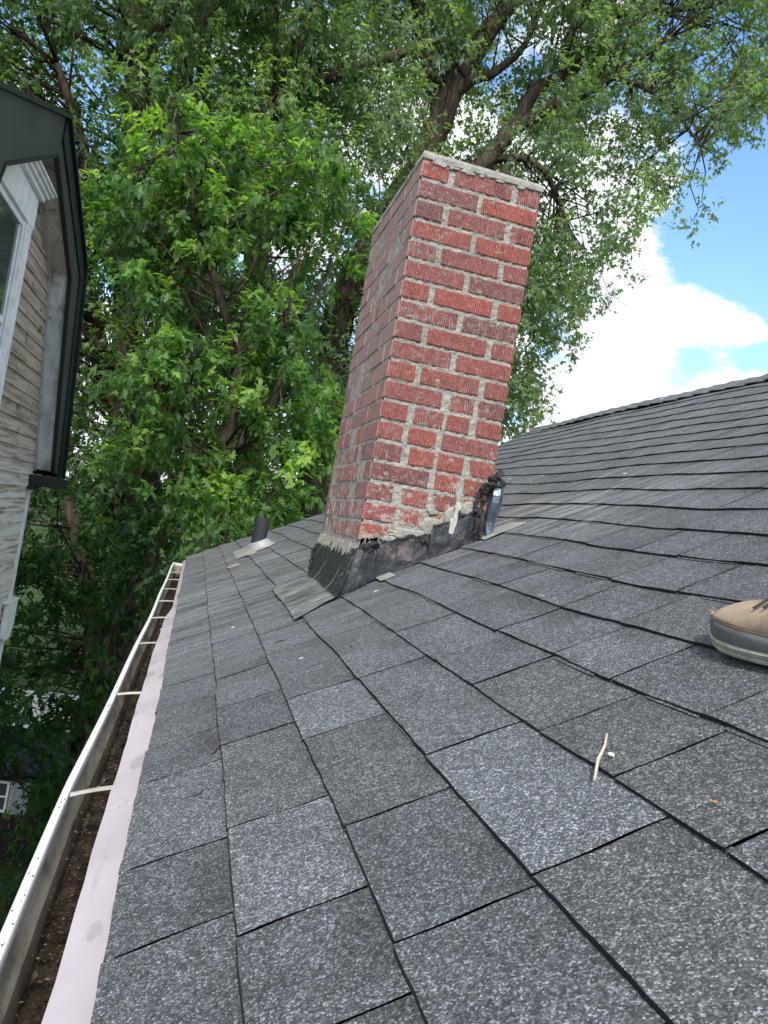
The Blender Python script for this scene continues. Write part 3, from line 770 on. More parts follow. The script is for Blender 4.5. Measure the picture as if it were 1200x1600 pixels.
# ------------------------------------------------------------------ neighbour's gambrel house on the left
nb = empty('neighbour_house', (-2.6, 5.1, -6.6))
tag(nb, 'weathered clapboard gambrel house with dark green trim beyond the gutter', 'house')
FX, WX = -1.2, -1.36; AY = 5.16
outer = [(3.08, -.02), (3.76, 1.673), (AY, 2.222), (6.561, 1.673), (7.237, -.02)]
inner = [(3.43, .02), (4.15, 1.49), (AY-.03, 1.975), (6.17, 1.49), (6.885, .02)]
mb = MB()
for i in range(4):
    o0, o1, i0, i1 = outer[i], outer[i+1], inner[i], inner[i+1]
    mb.prism([(FX, *o0), (FX, *o1), (FX, *i1), (FX, *i0)], (-.022, 0, 0))
mb.build('rake_board', M_green, nb)
mb = MB()   # deeper black edge: roof edge with drip strip standing proud
def offp(poly, d):
    o = []
    for i, p in enumerate(poly):
        a = np.array(poly[max(i-1, 0)]); b = np.array(poly[min(i+1, len(poly)-1)]); t = b-a; t /= np.linalg.norm(t); o.append(tuple(np.array(p)+np.array([-t[1], t[0]])*d))
    return o
oo = offp(outer, .03); om = offp(outer, .002)
for i in range(4):
    mb.prism([(FX+.035, *om[i]), (FX+.035, *om[i+1]), (FX+.035, *oo[i+1]), (FX+.035, *oo[i])], (-5.2, 0, 0))
mb.build('roof', M_blacktrim, nb)
mb = MB()
ii = offp(inner, .004); i2 = offp(inner, -.02)
for i in range(4):
    mb.prism([(FX+.006, *ii[i]), (FX+.006, *ii[i+1]), (FX+.006, *i2[i+1]), (FX+.006, *i2[i])], (-.03, 0, 0))
om2 = offp(outer, -.003); om3 = offp(outer, -.14)
for i in (0, 2, 3):
    mb.prism([(FX+.012, *om2[i]), (FX+.012, *om2[i+1]), (FX+.012, *om3[i+1]), (FX+.012, *om3[i])], (-.011, 0, 0))
mb.build('trim_strip', M_blacktrim, nb)
mb = MB()
for i in range(4):
    a, b = ii[i], ii[i+1]; u_, v_ = offp(inner, .02)[i:i+2]
    mb.prism([(FX-.024, *a), (FX-.024, *b), (FX-.024, *v_), (FX-.024, *u_)], (WX-FX+.024, 0, 0))
mb.build('soffit', M_soffit, nb)
# clapboards clipped to the gambrel outline
def ylim(z):
    zs_ = [p[1] for p in inner[2:]]; ys = [p[0] for p in inner[2:]]
    if z < .02: return 3.50, 6.80
    yr = float(np.interp(z, zs_[::-1], ys[::-1])); return 2*AY-yr, yr
mb = MB(); z = -6.5
while z < 1.95:
    z2 = z+.098; a0_, b0_ = ylim(z); a1_, b1_ = ylim(min(z2, 1.97)); e = random.uniform(-.002, .002)
    segs = 14
    for k in range(segs):
        t0, t1 = k/segs, (k+1)/segs
        ya, yb = a0_+(b0_-a0_)*t0, a0_+(b0_-a0_)*t1; yc, yd = a1_+(b1_-a1_)*t0, a1_+(b1_-a1_)*t1
        w0, w1 = [.004*mnoise.noise(Vector((y_*3, z*9, 0))) for y_ in (ya, yb)]
        x = WX+.014; 
        mb.add([(x, ya, z+w0), (x, yb, z+w1), (WX+.003, yd, z2+.004), (WX+.003, yc, z2+.004), (WX-.004, ya, z+w0), (WX-.004, yb, z+w1)], [(0, 1, 2, 3), (4, 5, 1, 0)])
    z = z2
# wall body behind
body = [(3.50, -6.6), (6.80, -6.6), (6.80, .02), (6.15, 1.49), (AY, 1.96), (2*AY-6.15, 1.49), (3.50, .02)]
mb.prism([(WX-.004, *p) for p in body], (-4.6, 0, 0))
mb.build('siding', M_siding, nb)
# corner board and quarter-round beside the soffit
mb = MB(); mb.box(WX-.02, 6.765, -6.6, WX+.022, 6.84, -.10)
mb.build('corner_board', M_white, nb)
mb = MB(); q = offp(inner, -.004); q2 = offp(inner, -.030)
for i in range(4):
    mb.prism([(WX+.020, *q[i]), (WX+.020, *q[i+1]), (WX+.020, *q2[i+1]), (WX+.020, *q2[i])], (-.016, 0, 0))
mb.build('molding', simple('grey_molding', (.36, .37, .36), .7, .2, .3, 12), nb)
# eave box at the foot of the rake
mb = MB(); mb.box(WX-.01, 6.72, -.115, FX+.05, 7.34, -.028); mb.box(WX-.012, 6.70, -.15, WX+.07, 6.86, -.116); mb.build('eave_return', M_blacktrim, nb, bevel=.004)
# pale gutter end lower on the wall
mb = MB(); mb.prism([(WX+.016, 6.62, -1.09), (WX+.016, 6.95, -1.09), (WX+.016, 6.95, -1.30), (WX+.016, 6.86, -1.40), (WX+.016, 6.70, -1.40), (WX+.016, 6.62, -1.36)], (.035, 0, 0))
mb.box(WX-.05, 6.60, -1.088, WX+.056, 6.98, -1.07)
mb.build('box_gutter', M_white, nb, bevel=.006)
# window with hood
WY0, WY1, WZ0, WZ1 = 4.25, 5.32, .10, 1.70
fr = MB(); x0 = WX+.012
fr.box(x0, WY1-.13, WZ0, x0+.035, WY1, WZ1-.17); fr.box(x0, WY0, WZ0, x0+.035, WY0+.13, WZ1-.17)
fr.box(x0, WY1-.16, WZ0, x0+.022, WY1-.13, WZ1-.17); fr.box(x0, WY1-.20, WZ0, x0+.010, WY1-.175, WZ1-.2)
fr.box(x0, WY0-.005, WZ1-.17, x0+.038, WY1+.02, WZ1+.03)
win = fr.build('window', M_white, nb, bevel=.003)
h_ = MB()
for k, (d, zz, th) in enumerate([(.05, .030, .03), (.075, .060, .025), (.10, .085, .02), (.12, .105, .018)]):
    h_.box(x0, WY0-d, WZ1+zz, x0+.03+d*.75, WY1+d, WZ1+zz+th)
h_.build('hood', M_white, win, bevel=.004)
for q in [(x0-.004, WY0+.13, WZ1-.21, x0+.018, WY1-.16, WZ1-.172), (x0-.004, WY0+.2, WZ0, x0+.016, WY1-.205, WZ0+.05), (x0-.004, WY0+.2, .86, x0+.014, WY1-.205, .90)]:
    sh = MB(); sh.box(*q); sh.build('sash_rail', M_white, win)
g_ = MB(); g_.box(x0-.01, WY0+.13, WZ0, x0+.004, WY1-.16, WZ1-.172); g_.build('pane', M_glass, win)
s_ = MB(); s_.box(x0, WY0-.03, WZ0-.05, x0+.07, WY1+.03, WZ0-.002); s_.build('sill', M_white, win, bevel=.003)

# ------------------------------------------------------------------ ground and far things
GZ = -6.6
def mat_ground():
    m = Mt('grass_ground', .95, .1); n = m.noise(1.3, 8, .7); m.bump(m.noise(30, 6, .8), .05)
    return m.color(m.ramp(n, [(.3, (.030, .040, .016)), (.55, (.045, .075, .022)), (.75, (.10, .10, .05))]))
mb = MB(); mb.add([(-900, -300, GZ), (900, -300, GZ), (900, 1500, GZ), (-900, 1500, GZ)], [(0, 1, 2, 3)])
tag(mb.build('ground', mat_ground()), kind='structure')
mb = MB(); mb.add([(-6.0, 20.5, GZ+.004), (-2.0, 20.5, GZ+.004), (-2.4, 25, GZ+.004), (-7.0, 25, GZ+.004)], [(0, 1, 2, 3)])
tag(mb.build('pavement', simple('pale_concrete', (.42, .40, .36), .9, .1, .2, 2, .002)), kind='structure')
sd = empty('shed', (-2.6, 15.4, GZ)); tag(sd, 'dark navy roofed shed with small white window and shutter below the gutter', 'shed')
mb = MB(); mb.box(-4.6, 14.0, GZ, -1.25, 15.8, -5.06); mb.build('wall', simple('dark_shed_wall', (.028, .022, .020), .9, .1, .3, 5), sd)
mb = MB(); mb.prism([(-4.9, 13.75, -4.98), (-4.9, 14.9, -4.62), (-4.9, 16.05, -4.98), (-4.9, 16.05, -5.05), (-4.9, 14.9, -4.70), (-4.9, 13.75, -5.05)], (4.0, 0, 0))
mb.build('roof', simple('navy_shingle', (.020, .028, .042), .9, .15, .4, 30, .01), sd)
mb = MB(); a, b, c_, d_ = -2.72, -2.24, -5.78, -5.25
for bx_ in [(a, 13.96, c_, a+.04, 13.995, d_), (b-.04, 13.96, c_, b, 13.995, d_), (a+.04, 13.96, c_, b-.04, 13.995, c_+.04), (a+.04, 13.96, d_-.04, b-.04, 13.995, d_), (a+.04, 13.965, -5.53, b-.04, 13.99, -5.505), (-2.49, 13.966, c_+.04, -2.47, 13.989, -5.53), (-2.49, 13.966, -5.505, -2.47, 13.989, d_-.04)]: mb.box(*bx_)
wn = mb.build('window', M_white, sd); mb = MB(); mb.box(a+.01, 13.985, c_+.01, b-.01, 13.998, d_-.01); mb.build('pane', M_glass, wn)
mb = MB()
for k in range(4): mb.box(b+.015+k*.078, 13.965, c_-.02, b+.088+k*.078, 13.99, d_+.02)
for z_ in (c_+.05, d_-.10): mb.box(b+.015, 13.95, z_, b+.322, 13.964, z_+.05)
mb.build('shutter', simple('grey_shutter', (.34, .36, .36), .7, .2, .2, 20), sd)

# ------------------------------------------------------------------ trees
def leaf_proto(kind):
    if kind == 'near':
        pts = [(0, 0), (-.26, .12), (-.17, .25), (-.42, .56), (-.13, .46), (-.17, .76), (0, 1.05), (.17, .76), (.13, .46), (.42, .56), (.17, .25), (.26, .12)]
    elif kind == 'mid':
        pts = [(0, 0), (-.36, .46), (-.12, .42), (0, 1.0), (.12, .42), (.36, .46)]
    else:
        pts = [(0, 0), (-.34, .45), (0, 1.0), (.34, .45)]
    c = (0, .40) if kind != 'far' else None
    P = [(x, y, -.28*abs(x)-.22*y*y) for x, y in pts]
    n = len(P)
    if c: P.append((c[0], c[1], -.035)); F = [(n, (i+1) % n, i) for i in range(n)]
    else: F = [(0, 2, 1), (0, 3, 2)]
    return np.array(P), np.array(F)
def norm(a): return a/(np.linalg.norm(a, axis=-1, keepdims=True)+1e-9)
def leaves(centers, outdir, size, kind, per, spread, r, tonebase):
    """one drooping spray of leaves at every center"""
    P, F = leaf_proto(kind); n = len(centers); N_ = n*per
    c = np.repeat(centers, per, 0); od = np.repeat(outdir, per, 0); tb = np.repeat(tonebase, per)
    ax = norm(od+np.array([0, 0, .1])); t = r.uniform(-.6, 1, (N_, 1))
    pos = c+ax*t*spread*1.5+r.normal(0, .42, (N_, 3))*spread
    pos[:, 2] -= np.maximum(0, t[:, 0])**2*spread*.5
    ld = norm(ax*.55+r.normal(0, .62, (N_, 3))+np.array([0, 0, -.52]))
    up = norm(np.array([0, 0, 1.0])+od*.5+r.normal(0, .42, (N_, 3)))
    xx = norm(np.cross(ld, up)); zz = np.cross(xx, ld)
    s = size*r.uniform(.65, 1.25, (N_, 1, 1))
    V = pos[:, None, :]+s*(P[None, :, 0:1]*xx[:, None, :]+P[None, :, 1:2]*ld[:, None, :]+P[None, :, 2:3]*zz[:, None, :])
    Fx = (F[None]+(np.arange(N_)*len(P))[:, None, None]).reshape(-1, 3)
    tone = np.clip(tb+r.normal(0, .16, N_), 0, 1)
    return V.reshape(-1, 3), Fx, np.repeat(tone, len(F))
def inpoly(x, y, poly):
    c = False; n = len(poly); j = n-1
    for i in range(n):
        if (poly[i][1] > y) != (poly[j][1] > y) and x < (poly[j][0]-poly[i][0])*(y-poly[i][1])/(poly[j][1]-poly[i][1])+poly[i][0]: c = not c
        j = i
    return c
def boughs(poly, ys, nb_, rad, r, tone, holes=()):
    """boughs spread through a crown volume: a silhouette polygon seen from the roof, with real depth"""
    xs_ = [p[0] for p in poly]; yy = [p[1] for p in poly]; o = []
    while len(o) < nb_:
        px, py = r.uniform(min(xs_), max(xs_)), r.uniform(min(yy), max(yy))
        if not inpoly(px, py, poly): continue
        if any((px-h[0])**2+(py-h[1])**2 < h[2]**2 for h in holes): continue
        Y = r.uniform(*ys); rr = r.uniform(*rad)
        o.append((atY(px, py, Y), rr, np.clip(tone+r.normal(0, .17), 0, 1)))
    return o
def crown_from(bl, dens, size, kind, per, r, spread=.16, flat=.70):
    C_, D_, T_ = [], [], []
    for c, rr, t in bl:
        n = max(4, int(dens*rr*rr)); d = norm(r.normal(0, 1, (n, 3))); q = r.uniform(.35, 1, (n, 1))**.6
        # lumpy radius so the outline is uneven
        lump = 1+.35*np.sin(d[:, :1]*5+c[0]*7)*np.sin(d[:, 1:2]*6+c[2]*5)
        p = c+d*q*rr*lump*np.array([1, 1, flat]); C_.append(p); D_.append(norm(d+np.array([0, 0, .15]))); T_.append(np.clip(t+.25*(q[:, 0]-.75)+.20*d[:, 2], 0, 1))  # tops and outer sprays lighter, undersides darker: light and shade put into leaf tone
    return leaves(np.concatenate(C_), np.concatenate(D_), size, kind, per, spread, r, np.concatenate(T_))
def limb(mb, pts, rad, seg=10, fine=5, jit=.25):
    """smooth tapered limb through world points"""
    P = [np.array(p, float) for p in pts]; Q = []; R = []
    for i in range(len(P)-1):
        p0 = P[max(i-1, 0)]; p1 = P[i]; p2 = P[i+1]; p3 = P[min(i+2, len(P)-1)]
        for k in range(fine):
            t = k/fine; q = .5*((2*p1)+(-p0+p2)*t+(2*p0-5*p1+4*p2-p3)*t*t+(-p0+3*p1-3*p2+p3)*t**3)
            ra_ = rad[i]+(rad[i+1]-rad[i])*t; Q.append(q+np.array([random.uniform(-1, 1) for _ in range(3)])*ra_*jit*.5); R.append(ra_)
    Q.append(P[-1]); R.append(rad[-1]); mb.tube(Q, R, seg, wob=.14); return Q
def branches(mb, bl, limbs, r, rmax=.035, frac=1.):
    pts = np.array([q for L in limbs for q in L])
    cnt_ = np.zeros(len(pts))
    for c, rr, t in bl:
        if r.random() > frac: continue
        d = np.linalg.norm(pts-c-np.array([0, 0, -rr*1.2]), axis=1)+r.uniform(0, .8, len(pts))+cnt_*.35; a = pts[np.argmin(d)]; cnt_[np.argmin(d)] += 1
        L = np.linalg.norm(c-a)
        if L > 4.5: continue
        m1 = lerp(a, c, .4)+r.normal(0, .10, 3)*L*.6+np.array([0, 0, .05*L]); m2 = lerp(a, c, .75)+r.normal(0, .08, 3)*L*.6
        mb.tube([a, m1, m2, c], [rmax*min(1, .45+L*.25), rmax*.6, rmax*.35, rmax*.2], 5)
        for _ in range(3):
            e = c+norm(r.normal(0, 1, 3))*rr*r.uniform(.5, .95)*np.array([1, 1, .6]); s0 = lerp(m2, c, r.uniform(0, 1)); mm = lerp(s0, e, .5)+r.normal(0, .06, 3)
            mb.tube([s0, mm, e], [rmax*.28, rmax*.18, rmax*.08], 4, cap=False)
def tree(name, label, base, stems, bl, leafmat, dens, size, kind, per, seed, spread=.16, rmax=.035, group=None, frac=1.):
    r = np.random.default_rng(seed); root = empty(name, base); tag(root, label, 'tree', group)
    mb = MB(); L = []
    for pts, rad in stems: L.append(limb(mb, pts, rad))
    mb.build('trunk', M_bark, root, smooth=True)
    mb = MB(); branches(mb, bl, L, r, rmax, frac); mb.build('branches', M_bark, root, smooth=True)
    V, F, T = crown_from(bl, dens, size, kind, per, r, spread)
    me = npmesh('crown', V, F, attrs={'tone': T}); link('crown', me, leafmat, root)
    return len(F)
tot = 0
# left maple: several dark stems, beyond the end of the roof
r = np.random.default_rng(11)
b0 = atY(190, 1180, 11.5); b0[2] = GZ
stems = [([b0, atY(205, 1000, 11.5), atY(200, 800, 11.6), atY(195, 640, 11.7), atY(205, 400, 11.6), atY(215, 150, 11.5), atY(222, -30, 11.5), atY(240, -260, 11.5)], [.40, .34, .27, .23, .20, .18, .15, .09]),
         ([atY(195, 640, 11.7), atY(160, 560, 11.9), atY(130, 420, 12), atY(135, 260, 12), atY(90, 100, 12)], [.20, .17, .13, .08, .05]),
         ([atY(212, 160, 11.5), atY(235, 60, 11.3), atY(275, 0, 11.2), atY(320, -120, 11)], [.15, .12, .10, .06]),
         ([atY(200, 820, 11.6), atY(255, 640, 11.2), atY(284, 520, 11.1), atY(278, 440, 11.1), atY(262, 360, 11.2), atY(300, 220, 11.2), atY(320, 80, 11.3), atY(330, -150, 11.3)], [.26, .24, .22, .18, .14, .12, .09, .06]),
         ([atY(286, 530, 11.1), atY(318, 460, 11.1), atY(328, 380, 11.2), atY(400, 200, 11.2), atY(425, 165, 11.2), atY(480, 132, 11.2), atY(600, 92, 11.1), atY(690, 60, 11)], [.18, .17, .13, .11, .11, .10, .08, .05]),
         ([atY(330, 400, 11.2), atY(400, 300, 11.3), atY(450, 120, 11.4), atY(490, 0, 11.5), atY(540, -150, 11.5)], [.13, .10, .09, .08, .06]),
         ([atY(215, 230, 11.5), atY(160, 270, 11.3), atY(115, 310, 11.2), atY(60, 300, 11)], [.07, .05, .04, .02])]
poly = [(-350, -420), (470, -420), (560, 150), (590, 420), (560, 820), (300, 880), (60, 760), (-350, 500)]
bl = boughs(poly, (9.9, 14.4), 430, (.5, .95), r, .42, holes=[(185, 200, 40), (140, 285, 30), (200, 520, 26)])
tot += tree('maple_tree', 'tall dark maple with several trunks rising behind the left of the roof', tuple(b0), stems, bl, M_leafA, 44, .135, 'mid', 13, 21, spread=.125, rmax=.026, frac=.7)
# right maple: leaning limbs over the chimney
r = np.random.default_rng(12)
b1 = atY(470, 1000, 12.2); b1[2] = GZ
stems = [([b1, atY(490, 800, 12.2), atY(515, 560, 12.1), atY(545, 450, 12.0), atY(600, 350, 12.0), atY(672, 225, 12.0), atY(705, 140, 11.9), atY(745, 75, 11.8), atY(805, -10, 11.7), atY(880, -140, 11.6)], [.38, .33, .27, .24, .22, .21, .19, .17, .14, .09]),
         ([atY(560, 430, 12.0), atY(650, 370, 11.8), atY(750, 262, 11.5), atY(800, 198, 11.4), atY(840, 140, 11.3), atY(900, 105, 11.2), atY(975, 45, 11), atY(1060, -20, 10.8)], [.19, .18, .15, .13, .10, .08, .06, .03]),
         ([atY(805, 205, 11.4), atY(850, 170, 11.2), atY(910, 146, 11), atY(975, 108, 10.8), atY(1050, 55, 10.6)], [.10, .10, .08, .06, .03]),
         ([atY(700, 150, 11.9), atY(740, 125, 11.7), atY(775, 112, 11.6), atY(820, 70, 11.5), atY(850, 0, 11.4)], [.12, .09, .07, .05, .03]),
         ([atY(765, 250, 11.5), atY(805, 246, 11.3), atY(845, 262, 11.2), atY(868, 300, 11.1), atY(885, 345, 11)], [.07, .06, .05, .04, .02]),
         ([atY(880, 115, 11.2), atY(890, 60, 11.1), atY(910, 30, 11.1), atY(1000, 20, 11), atY(1110, 10, 10.8)], [.07, .06, .06, .05, .03]),
         ([atY(960, 118, 10.8), atY(1010, 140, 10.7), atY(1060, 180, 10.6), atY(1095, 230, 10.5)], [.04, .03, .02, .015]),
         ([atY(690, 190, 12), atY(660, 60, 12.2), atY(640, -60, 12.3)], [.14, .11, .08])]
def inset(p): return p
polyA = [(430, -420), (900, -420), (920, 130), (860, 340), (830, 520), (800, 650), (700, 700), (560, 620), (520, 300)]
blA = boughs(polyA, (10.4, 14.0), 280, (.45, .85), r, .45, holes=[(760, 200, 45), (1000, 160, 40)])
polyB = [(880, -420), (1330, -420), (1290, 60), (1180, 175), (1095, 240), (1045, 315), (960, 335), (880, 330), (860, 200)]
blB = boughs(polyB, (9.9, 13.0), 430, (.30, .62), r, .5, holes=[(985, 170, 30), (930, 215, 28), (1130, 90, 20)])
polyC = [(830, 340), (985, 350), (945, 420), (900, 480), (860, 560), (820, 650), (780, 690), (760, 500)]
blC = boughs(polyC, (10.4, 12.6), 85, (.28, .5), r, .5)
blC += [(atY(x_, y_, 11.2), .22, .6) for x_, y_ in ((1130, 262), (1105, 330), (1075, 355), (985, 425), (955, 470), (895, 545), (855, 640), (838, 672), (1180, 215))]
tot += tree('maple_tree', 'maple with thick leaning limbs arching over the brick chimney', tuple(b1), stems, blA+blB+blC, M_leafB, 52, .112, 'mid', 12, 22, spread=.10, rmax=.017, frac=.55)
# nearer young maple with bright sprays, left of the chimney
r = np.random.default_rng(13)
b2 = atY(330, 1000, 8.6); b2[2] = GZ
stems = [([b2, atY(330, 900, 8.7), atY(350, 700, 8.7), atY(370, 560, 8.6), atY(330, 420, 8.6), atY(290, 260, 8.6), atY(270, 150, 8.6)], [.13, .11, .09, .06, .045, .03, .012]),
         ([atY(350, 720, 8.7), atY(430, 620, 8.5), atY(450, 500, 8.3)], [.06, .04, .015]), ([atY(345, 760, 8.7), atY(260, 650, 8.4), atY(240, 600, 8.2)], [.05, .035, .012])]
polyD = [(215, 150), (330, 120), (380, 240), (370, 420), (250, 470), (150, 440), (140, 330)]
polyE = [(200, 560), (400, 500), (425, 470), (500, 480), (530, 600), (500, 790), (380, 830), (280, 800), (180, 720)]
polyF = [(380, 200), (560, 260), (560, 420), (450, 430), (390, 380)]
bl = boughs(polyD, (8.0, 9.6), 44, (.25, .45), r, .48)+boughs(polyE, (7.7, 9.2), 80, (.22, .42), r, .50)+boughs(polyF, (8.3, 9.6), 20, (.3, .5), r, .40)
tot += tree('young_maple_tree', 'young maple with bright yellow green sprays left of the chimney', tuple(b2), stems, bl, M_leafC, 46, .118, 'near', 14, 23, spread=.088, rmax=.02)
# shaded maple below eye level between the houses
r = np.random.default_rng(14)
b3 = atY(120, 1200, 10.2); b3[2] = GZ
stems = [([b3, atY(140, 1130, 10.2), atY(150, 1000, 10.2), atY(130, 880, 10.2), atY(100, 760, 10.2)], [.22, .18, .15, .1, .05]), ([atY(150, 1000, 10.2), atY(230, 900, 10), atY(260, 820, 9.8)], [.1, .07, .03])]
polyG = [(-200, 700), (270, 780), (300, 830), (250, 900), (215, 960), (190, 1060), (150, 1150), (60, 1170), (-200, 1180)]
bl = boughs(polyG, (8.6, 12.2), 175, (.28, .52), r, .38, holes=[(95, 1085, 42), (60, 1070, 25)])
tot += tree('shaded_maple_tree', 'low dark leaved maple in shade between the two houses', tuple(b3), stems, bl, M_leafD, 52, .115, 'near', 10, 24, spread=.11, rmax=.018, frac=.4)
# vine covered stump / shrub by the shed
r = np.random.default_rng(15)
def shrub(name, label, cat, poly, ys, n_, rad, mat, seed, size=.10, dens=80, tone=.4, kind='near'):
    rr = np.random.default_rng(seed); bl = boughs(poly, ys, n_, rad, rr, tone); c = np.mean([b[0] for b in bl], 0)
    root = empty(name, (c[0], c[1], GZ)); tag(root, label, cat)
    mb = MB()
    for b in bl[::2]:
        o = np.array([c[0]+rr.normal(0, .1), c[1]+rr.normal(0, .1), GZ]); mb.tube([o, lerp(o, b[0], .5)+rr.normal(0, .08, 3), b[0]], [.03, .018, .006], 5)
    mb.build('stem', M_bark, root, smooth=True)
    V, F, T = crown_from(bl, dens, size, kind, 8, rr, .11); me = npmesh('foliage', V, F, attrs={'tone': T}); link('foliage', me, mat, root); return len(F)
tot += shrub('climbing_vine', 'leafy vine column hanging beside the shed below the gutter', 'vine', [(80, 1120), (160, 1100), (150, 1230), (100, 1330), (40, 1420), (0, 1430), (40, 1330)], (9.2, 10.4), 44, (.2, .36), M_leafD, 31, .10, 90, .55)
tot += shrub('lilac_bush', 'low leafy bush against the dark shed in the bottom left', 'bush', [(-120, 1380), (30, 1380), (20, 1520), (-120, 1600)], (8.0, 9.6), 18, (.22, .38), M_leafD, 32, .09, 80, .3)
tot += shrub('elder_bush', 'pale flowered bush showing above the far end of the shingles', 'bush', [(300, 800), (500, 760), (520, 790), (400, 850), (300, 880)], (7.2, 8.2), 20, (.2, .34), M_leafC, 33, .085, 90, .45)


# background maple behind both, closing the far gaps
r = np.random.default_rng(16)
b4 = atY(380, 1000, 17); b4[2] = GZ
stems = [([b4, atY(390, 700, 17), atY(400, 400, 17), atY(420, 100, 17), atY(440, -200, 17)], [.4, .34, .28, .2, .1])]
polyH = [(-300, -300), (760, -300), (760, 200), (800, 450), (790, 700), (500, 800), (200, 900), (-300, 850)]
bl = boughs(polyH, (16, 19.5), 300, (.7, 1.2), r, .4, holes=[(185, 200, 45), (140, 285, 40), (195, 520, 30), (340, 420, 20), (170, 700, 22)])
tree('background_maple_tree', 'broad maple standing farthest back behind the other crowns', tuple(b4), stems, bl, M_leafB, 34, .17, 'mid', 8, 26, spread=.2, rmax=.035)

# ------------------------------------------------------------------ boot on the shingles at the right
boot = empty('work_boot', (.765, .85, rz(.765))); tag(boot, 'tan leather work boot with grey rubber rand standing on the shingles', 'boot')
SL_ = SL+2*KC*(.765-S); nn_ = math.sqrt(1+SL_*SL_)
Rv = np.array([1/nn_, 0, SL_/nn_]); Nv = np.array([-SL_/nn_, 0, 1/nn_]); Fv = np.array([.02, 1, 0]); B0 = np.array([.770, .955, rz(.770, .0105, .9)])
def bp(s_, r_, u_): return tuple(B0-Fv*s_+Rv*r_+Nv*(u_*.68))
st = [0, .004, .012, .025, .045, .075, .11, .15, .19, .23, .265, .287, .297]
hw = [.004, .019, .030, .039, .045, .0485, .0485, .045, .039, .037, .034, .027, .010]
def hwf(s_): return float(np.interp(s_, st, hw))
ss = [0, .002, .005, .009, .015, .022, .032, .045, .06, .08, .10, .12, .14, .16, .18, .20, .22, .24, .26, .275, .287, .293, .297]
def loft(prof, name, mat, smooth=True, sset=ss, **k):
    mb = MB(); mb.grid([[bp(s_, a, b) for a, b in prof(s_)] for s_ in sset])
    for q in (0, -1):
        s_ = sset[q]; mb.add([bp(s_, a, b) for a, b in prof(s_)], [tuple(range(len(prof(s_))))])
    return mb.build(name, mat, boot, smooth=smooth, **k)
def closed(f):
    def g(s_):
        p = f(s_); return p+[p[0]]
    return g
tip = lambda s_: max(0, 1-s_/.05)
def sole(s_):
    w = hwf(s_)+.004; l = .006*tip(s_)**2
    L_ = [(-w+.004, l), (-w, .004+l), (-w-.0005, .010+l), (-w+.0015, .0125+l), (-w, .015+l), (-w-.001, .024+l*.7), (-w+.004, .028+l*.5)]
    return L_+[(-a, b) for a, b in L_[::-1]]
loft(closed(sole), 'sole', simple('boot_sole', (.33, .32, .27), .75, .25, .3, 40, .001), smooth=False)
def rand(s_):
    w = hwf(s_)+.001; h = float(np.interp(s_, [0, .03, .08, .15, .3], [.062, .064, .060, .055, .055]))
    L_ = [(-w, .022), (-w-.001, .035), (-w+.001, h-.010), (-w+.004+.004*tip(s_), h)]
    return L_+[(-a, b) for a, b in L_[::-1]]
loft(closed(rand), 'toe_rand', simple('boot_rubber', (.12, .125, .125), .6, .3, .3, 30, .0015))
M_leather = simple('tan_suede', (.35, .27, .195), .9, .15, .22, 25, .0022)
def upper(s_):
    w = hwf(s_)-.004; h0 = float(np.interp(s_, [0, .03, .08, .15, .3], [.060, .062, .058, .053, .053])); top = float(np.interp(s_, [0, .01, .03, .06, .10, .14, .17, .19, .3], [.062, .070, .078, .086, .096, .106, .118, .135, .165]))
    o = []
    for k in range(13):
        a = math.pi*k/12; c_ = math.cos(a); e = abs(math.sin(a))**.75
        ww = w if s_ < .17 else w*(1-.12*e); o.append((-c_*(w if c_*c_ > .2 else w), h0-.004+(top-h0)*e))
    return o
loft(upper, 'upper', M_leather, sset=ss[:16]+[.297])
mb = MB()   # shaft with open collar
rings = []
for h, a, b, cs in [(.012, .037, .056, .241), (.035, .0385, .057, .240), (.06, .039, .056, .240), (.10, .038, .052, .236), (.15, .040, .052, .232), (.20, .044, .056, .230), (.23, .045, .057, .230), (.228, .039, .050, .230), (.12, .033, .045, .232)]:
    rings.append([tuple(np.array(bp(cs-b*math.cos(t_), a*math.sin(t_), min(h, .06)))+np.array([0, 0, max(0, h-.06)*.85])) for t_ in np.linspace(0, 2*math.pi, 25)])
mb.grid(rings); mb.build('shaft', M_leather, boot, smooth=True)
mb = MB()
for k in range(5):
    s_ = .105+k*.02; h = float(np.interp(s_, [.1, .14, .17, .19], [.096, .106, .118, .140]))+.004
    mb.tube([bp(s_, -.022, h-.006), bp(s_+.004, 0, h+.002), bp(s_+.012, .022, h-.006)], .0022, 6)
mb.build('lace', simple('boot_lace', (.05, .045, .04), .9), boot)
mb = MB()   # stitched seam along the vamp
for off_ in (0, .004):
    pts_ = []
    for s_ in [0.003, .008, .015, .025, .04, .06, .08, .10, .12, .14, .16]:
        w = hwf(s_)-.0040-off_*.3; h0 = float(np.interp(s_, [0, .03, .08, .15, .3], [.060, .062, .058, .053, .053]))+.006+off_; pts_.append(bp(s_+.001, -w*.985, h0))
    mb.tube(pts_, .0009, 5)
mb.build('stitching', simple('seam_thread', (.22, .15, .10), .9), boot)
# worn flap of rubber lifting at the tip
mb = MB(); mb.grid([[bp(-.001-.007*t, -.012+.02*q-.004*t, .030+.022*t+.004*math.sin(q*4)) for t in (0, .5, 1)] for q in np.linspace(0, 1, 6)])
mb.build('peeling_rand', simple('pale_rubber', (.48, .48, .47), .6), boot, solid=.002)

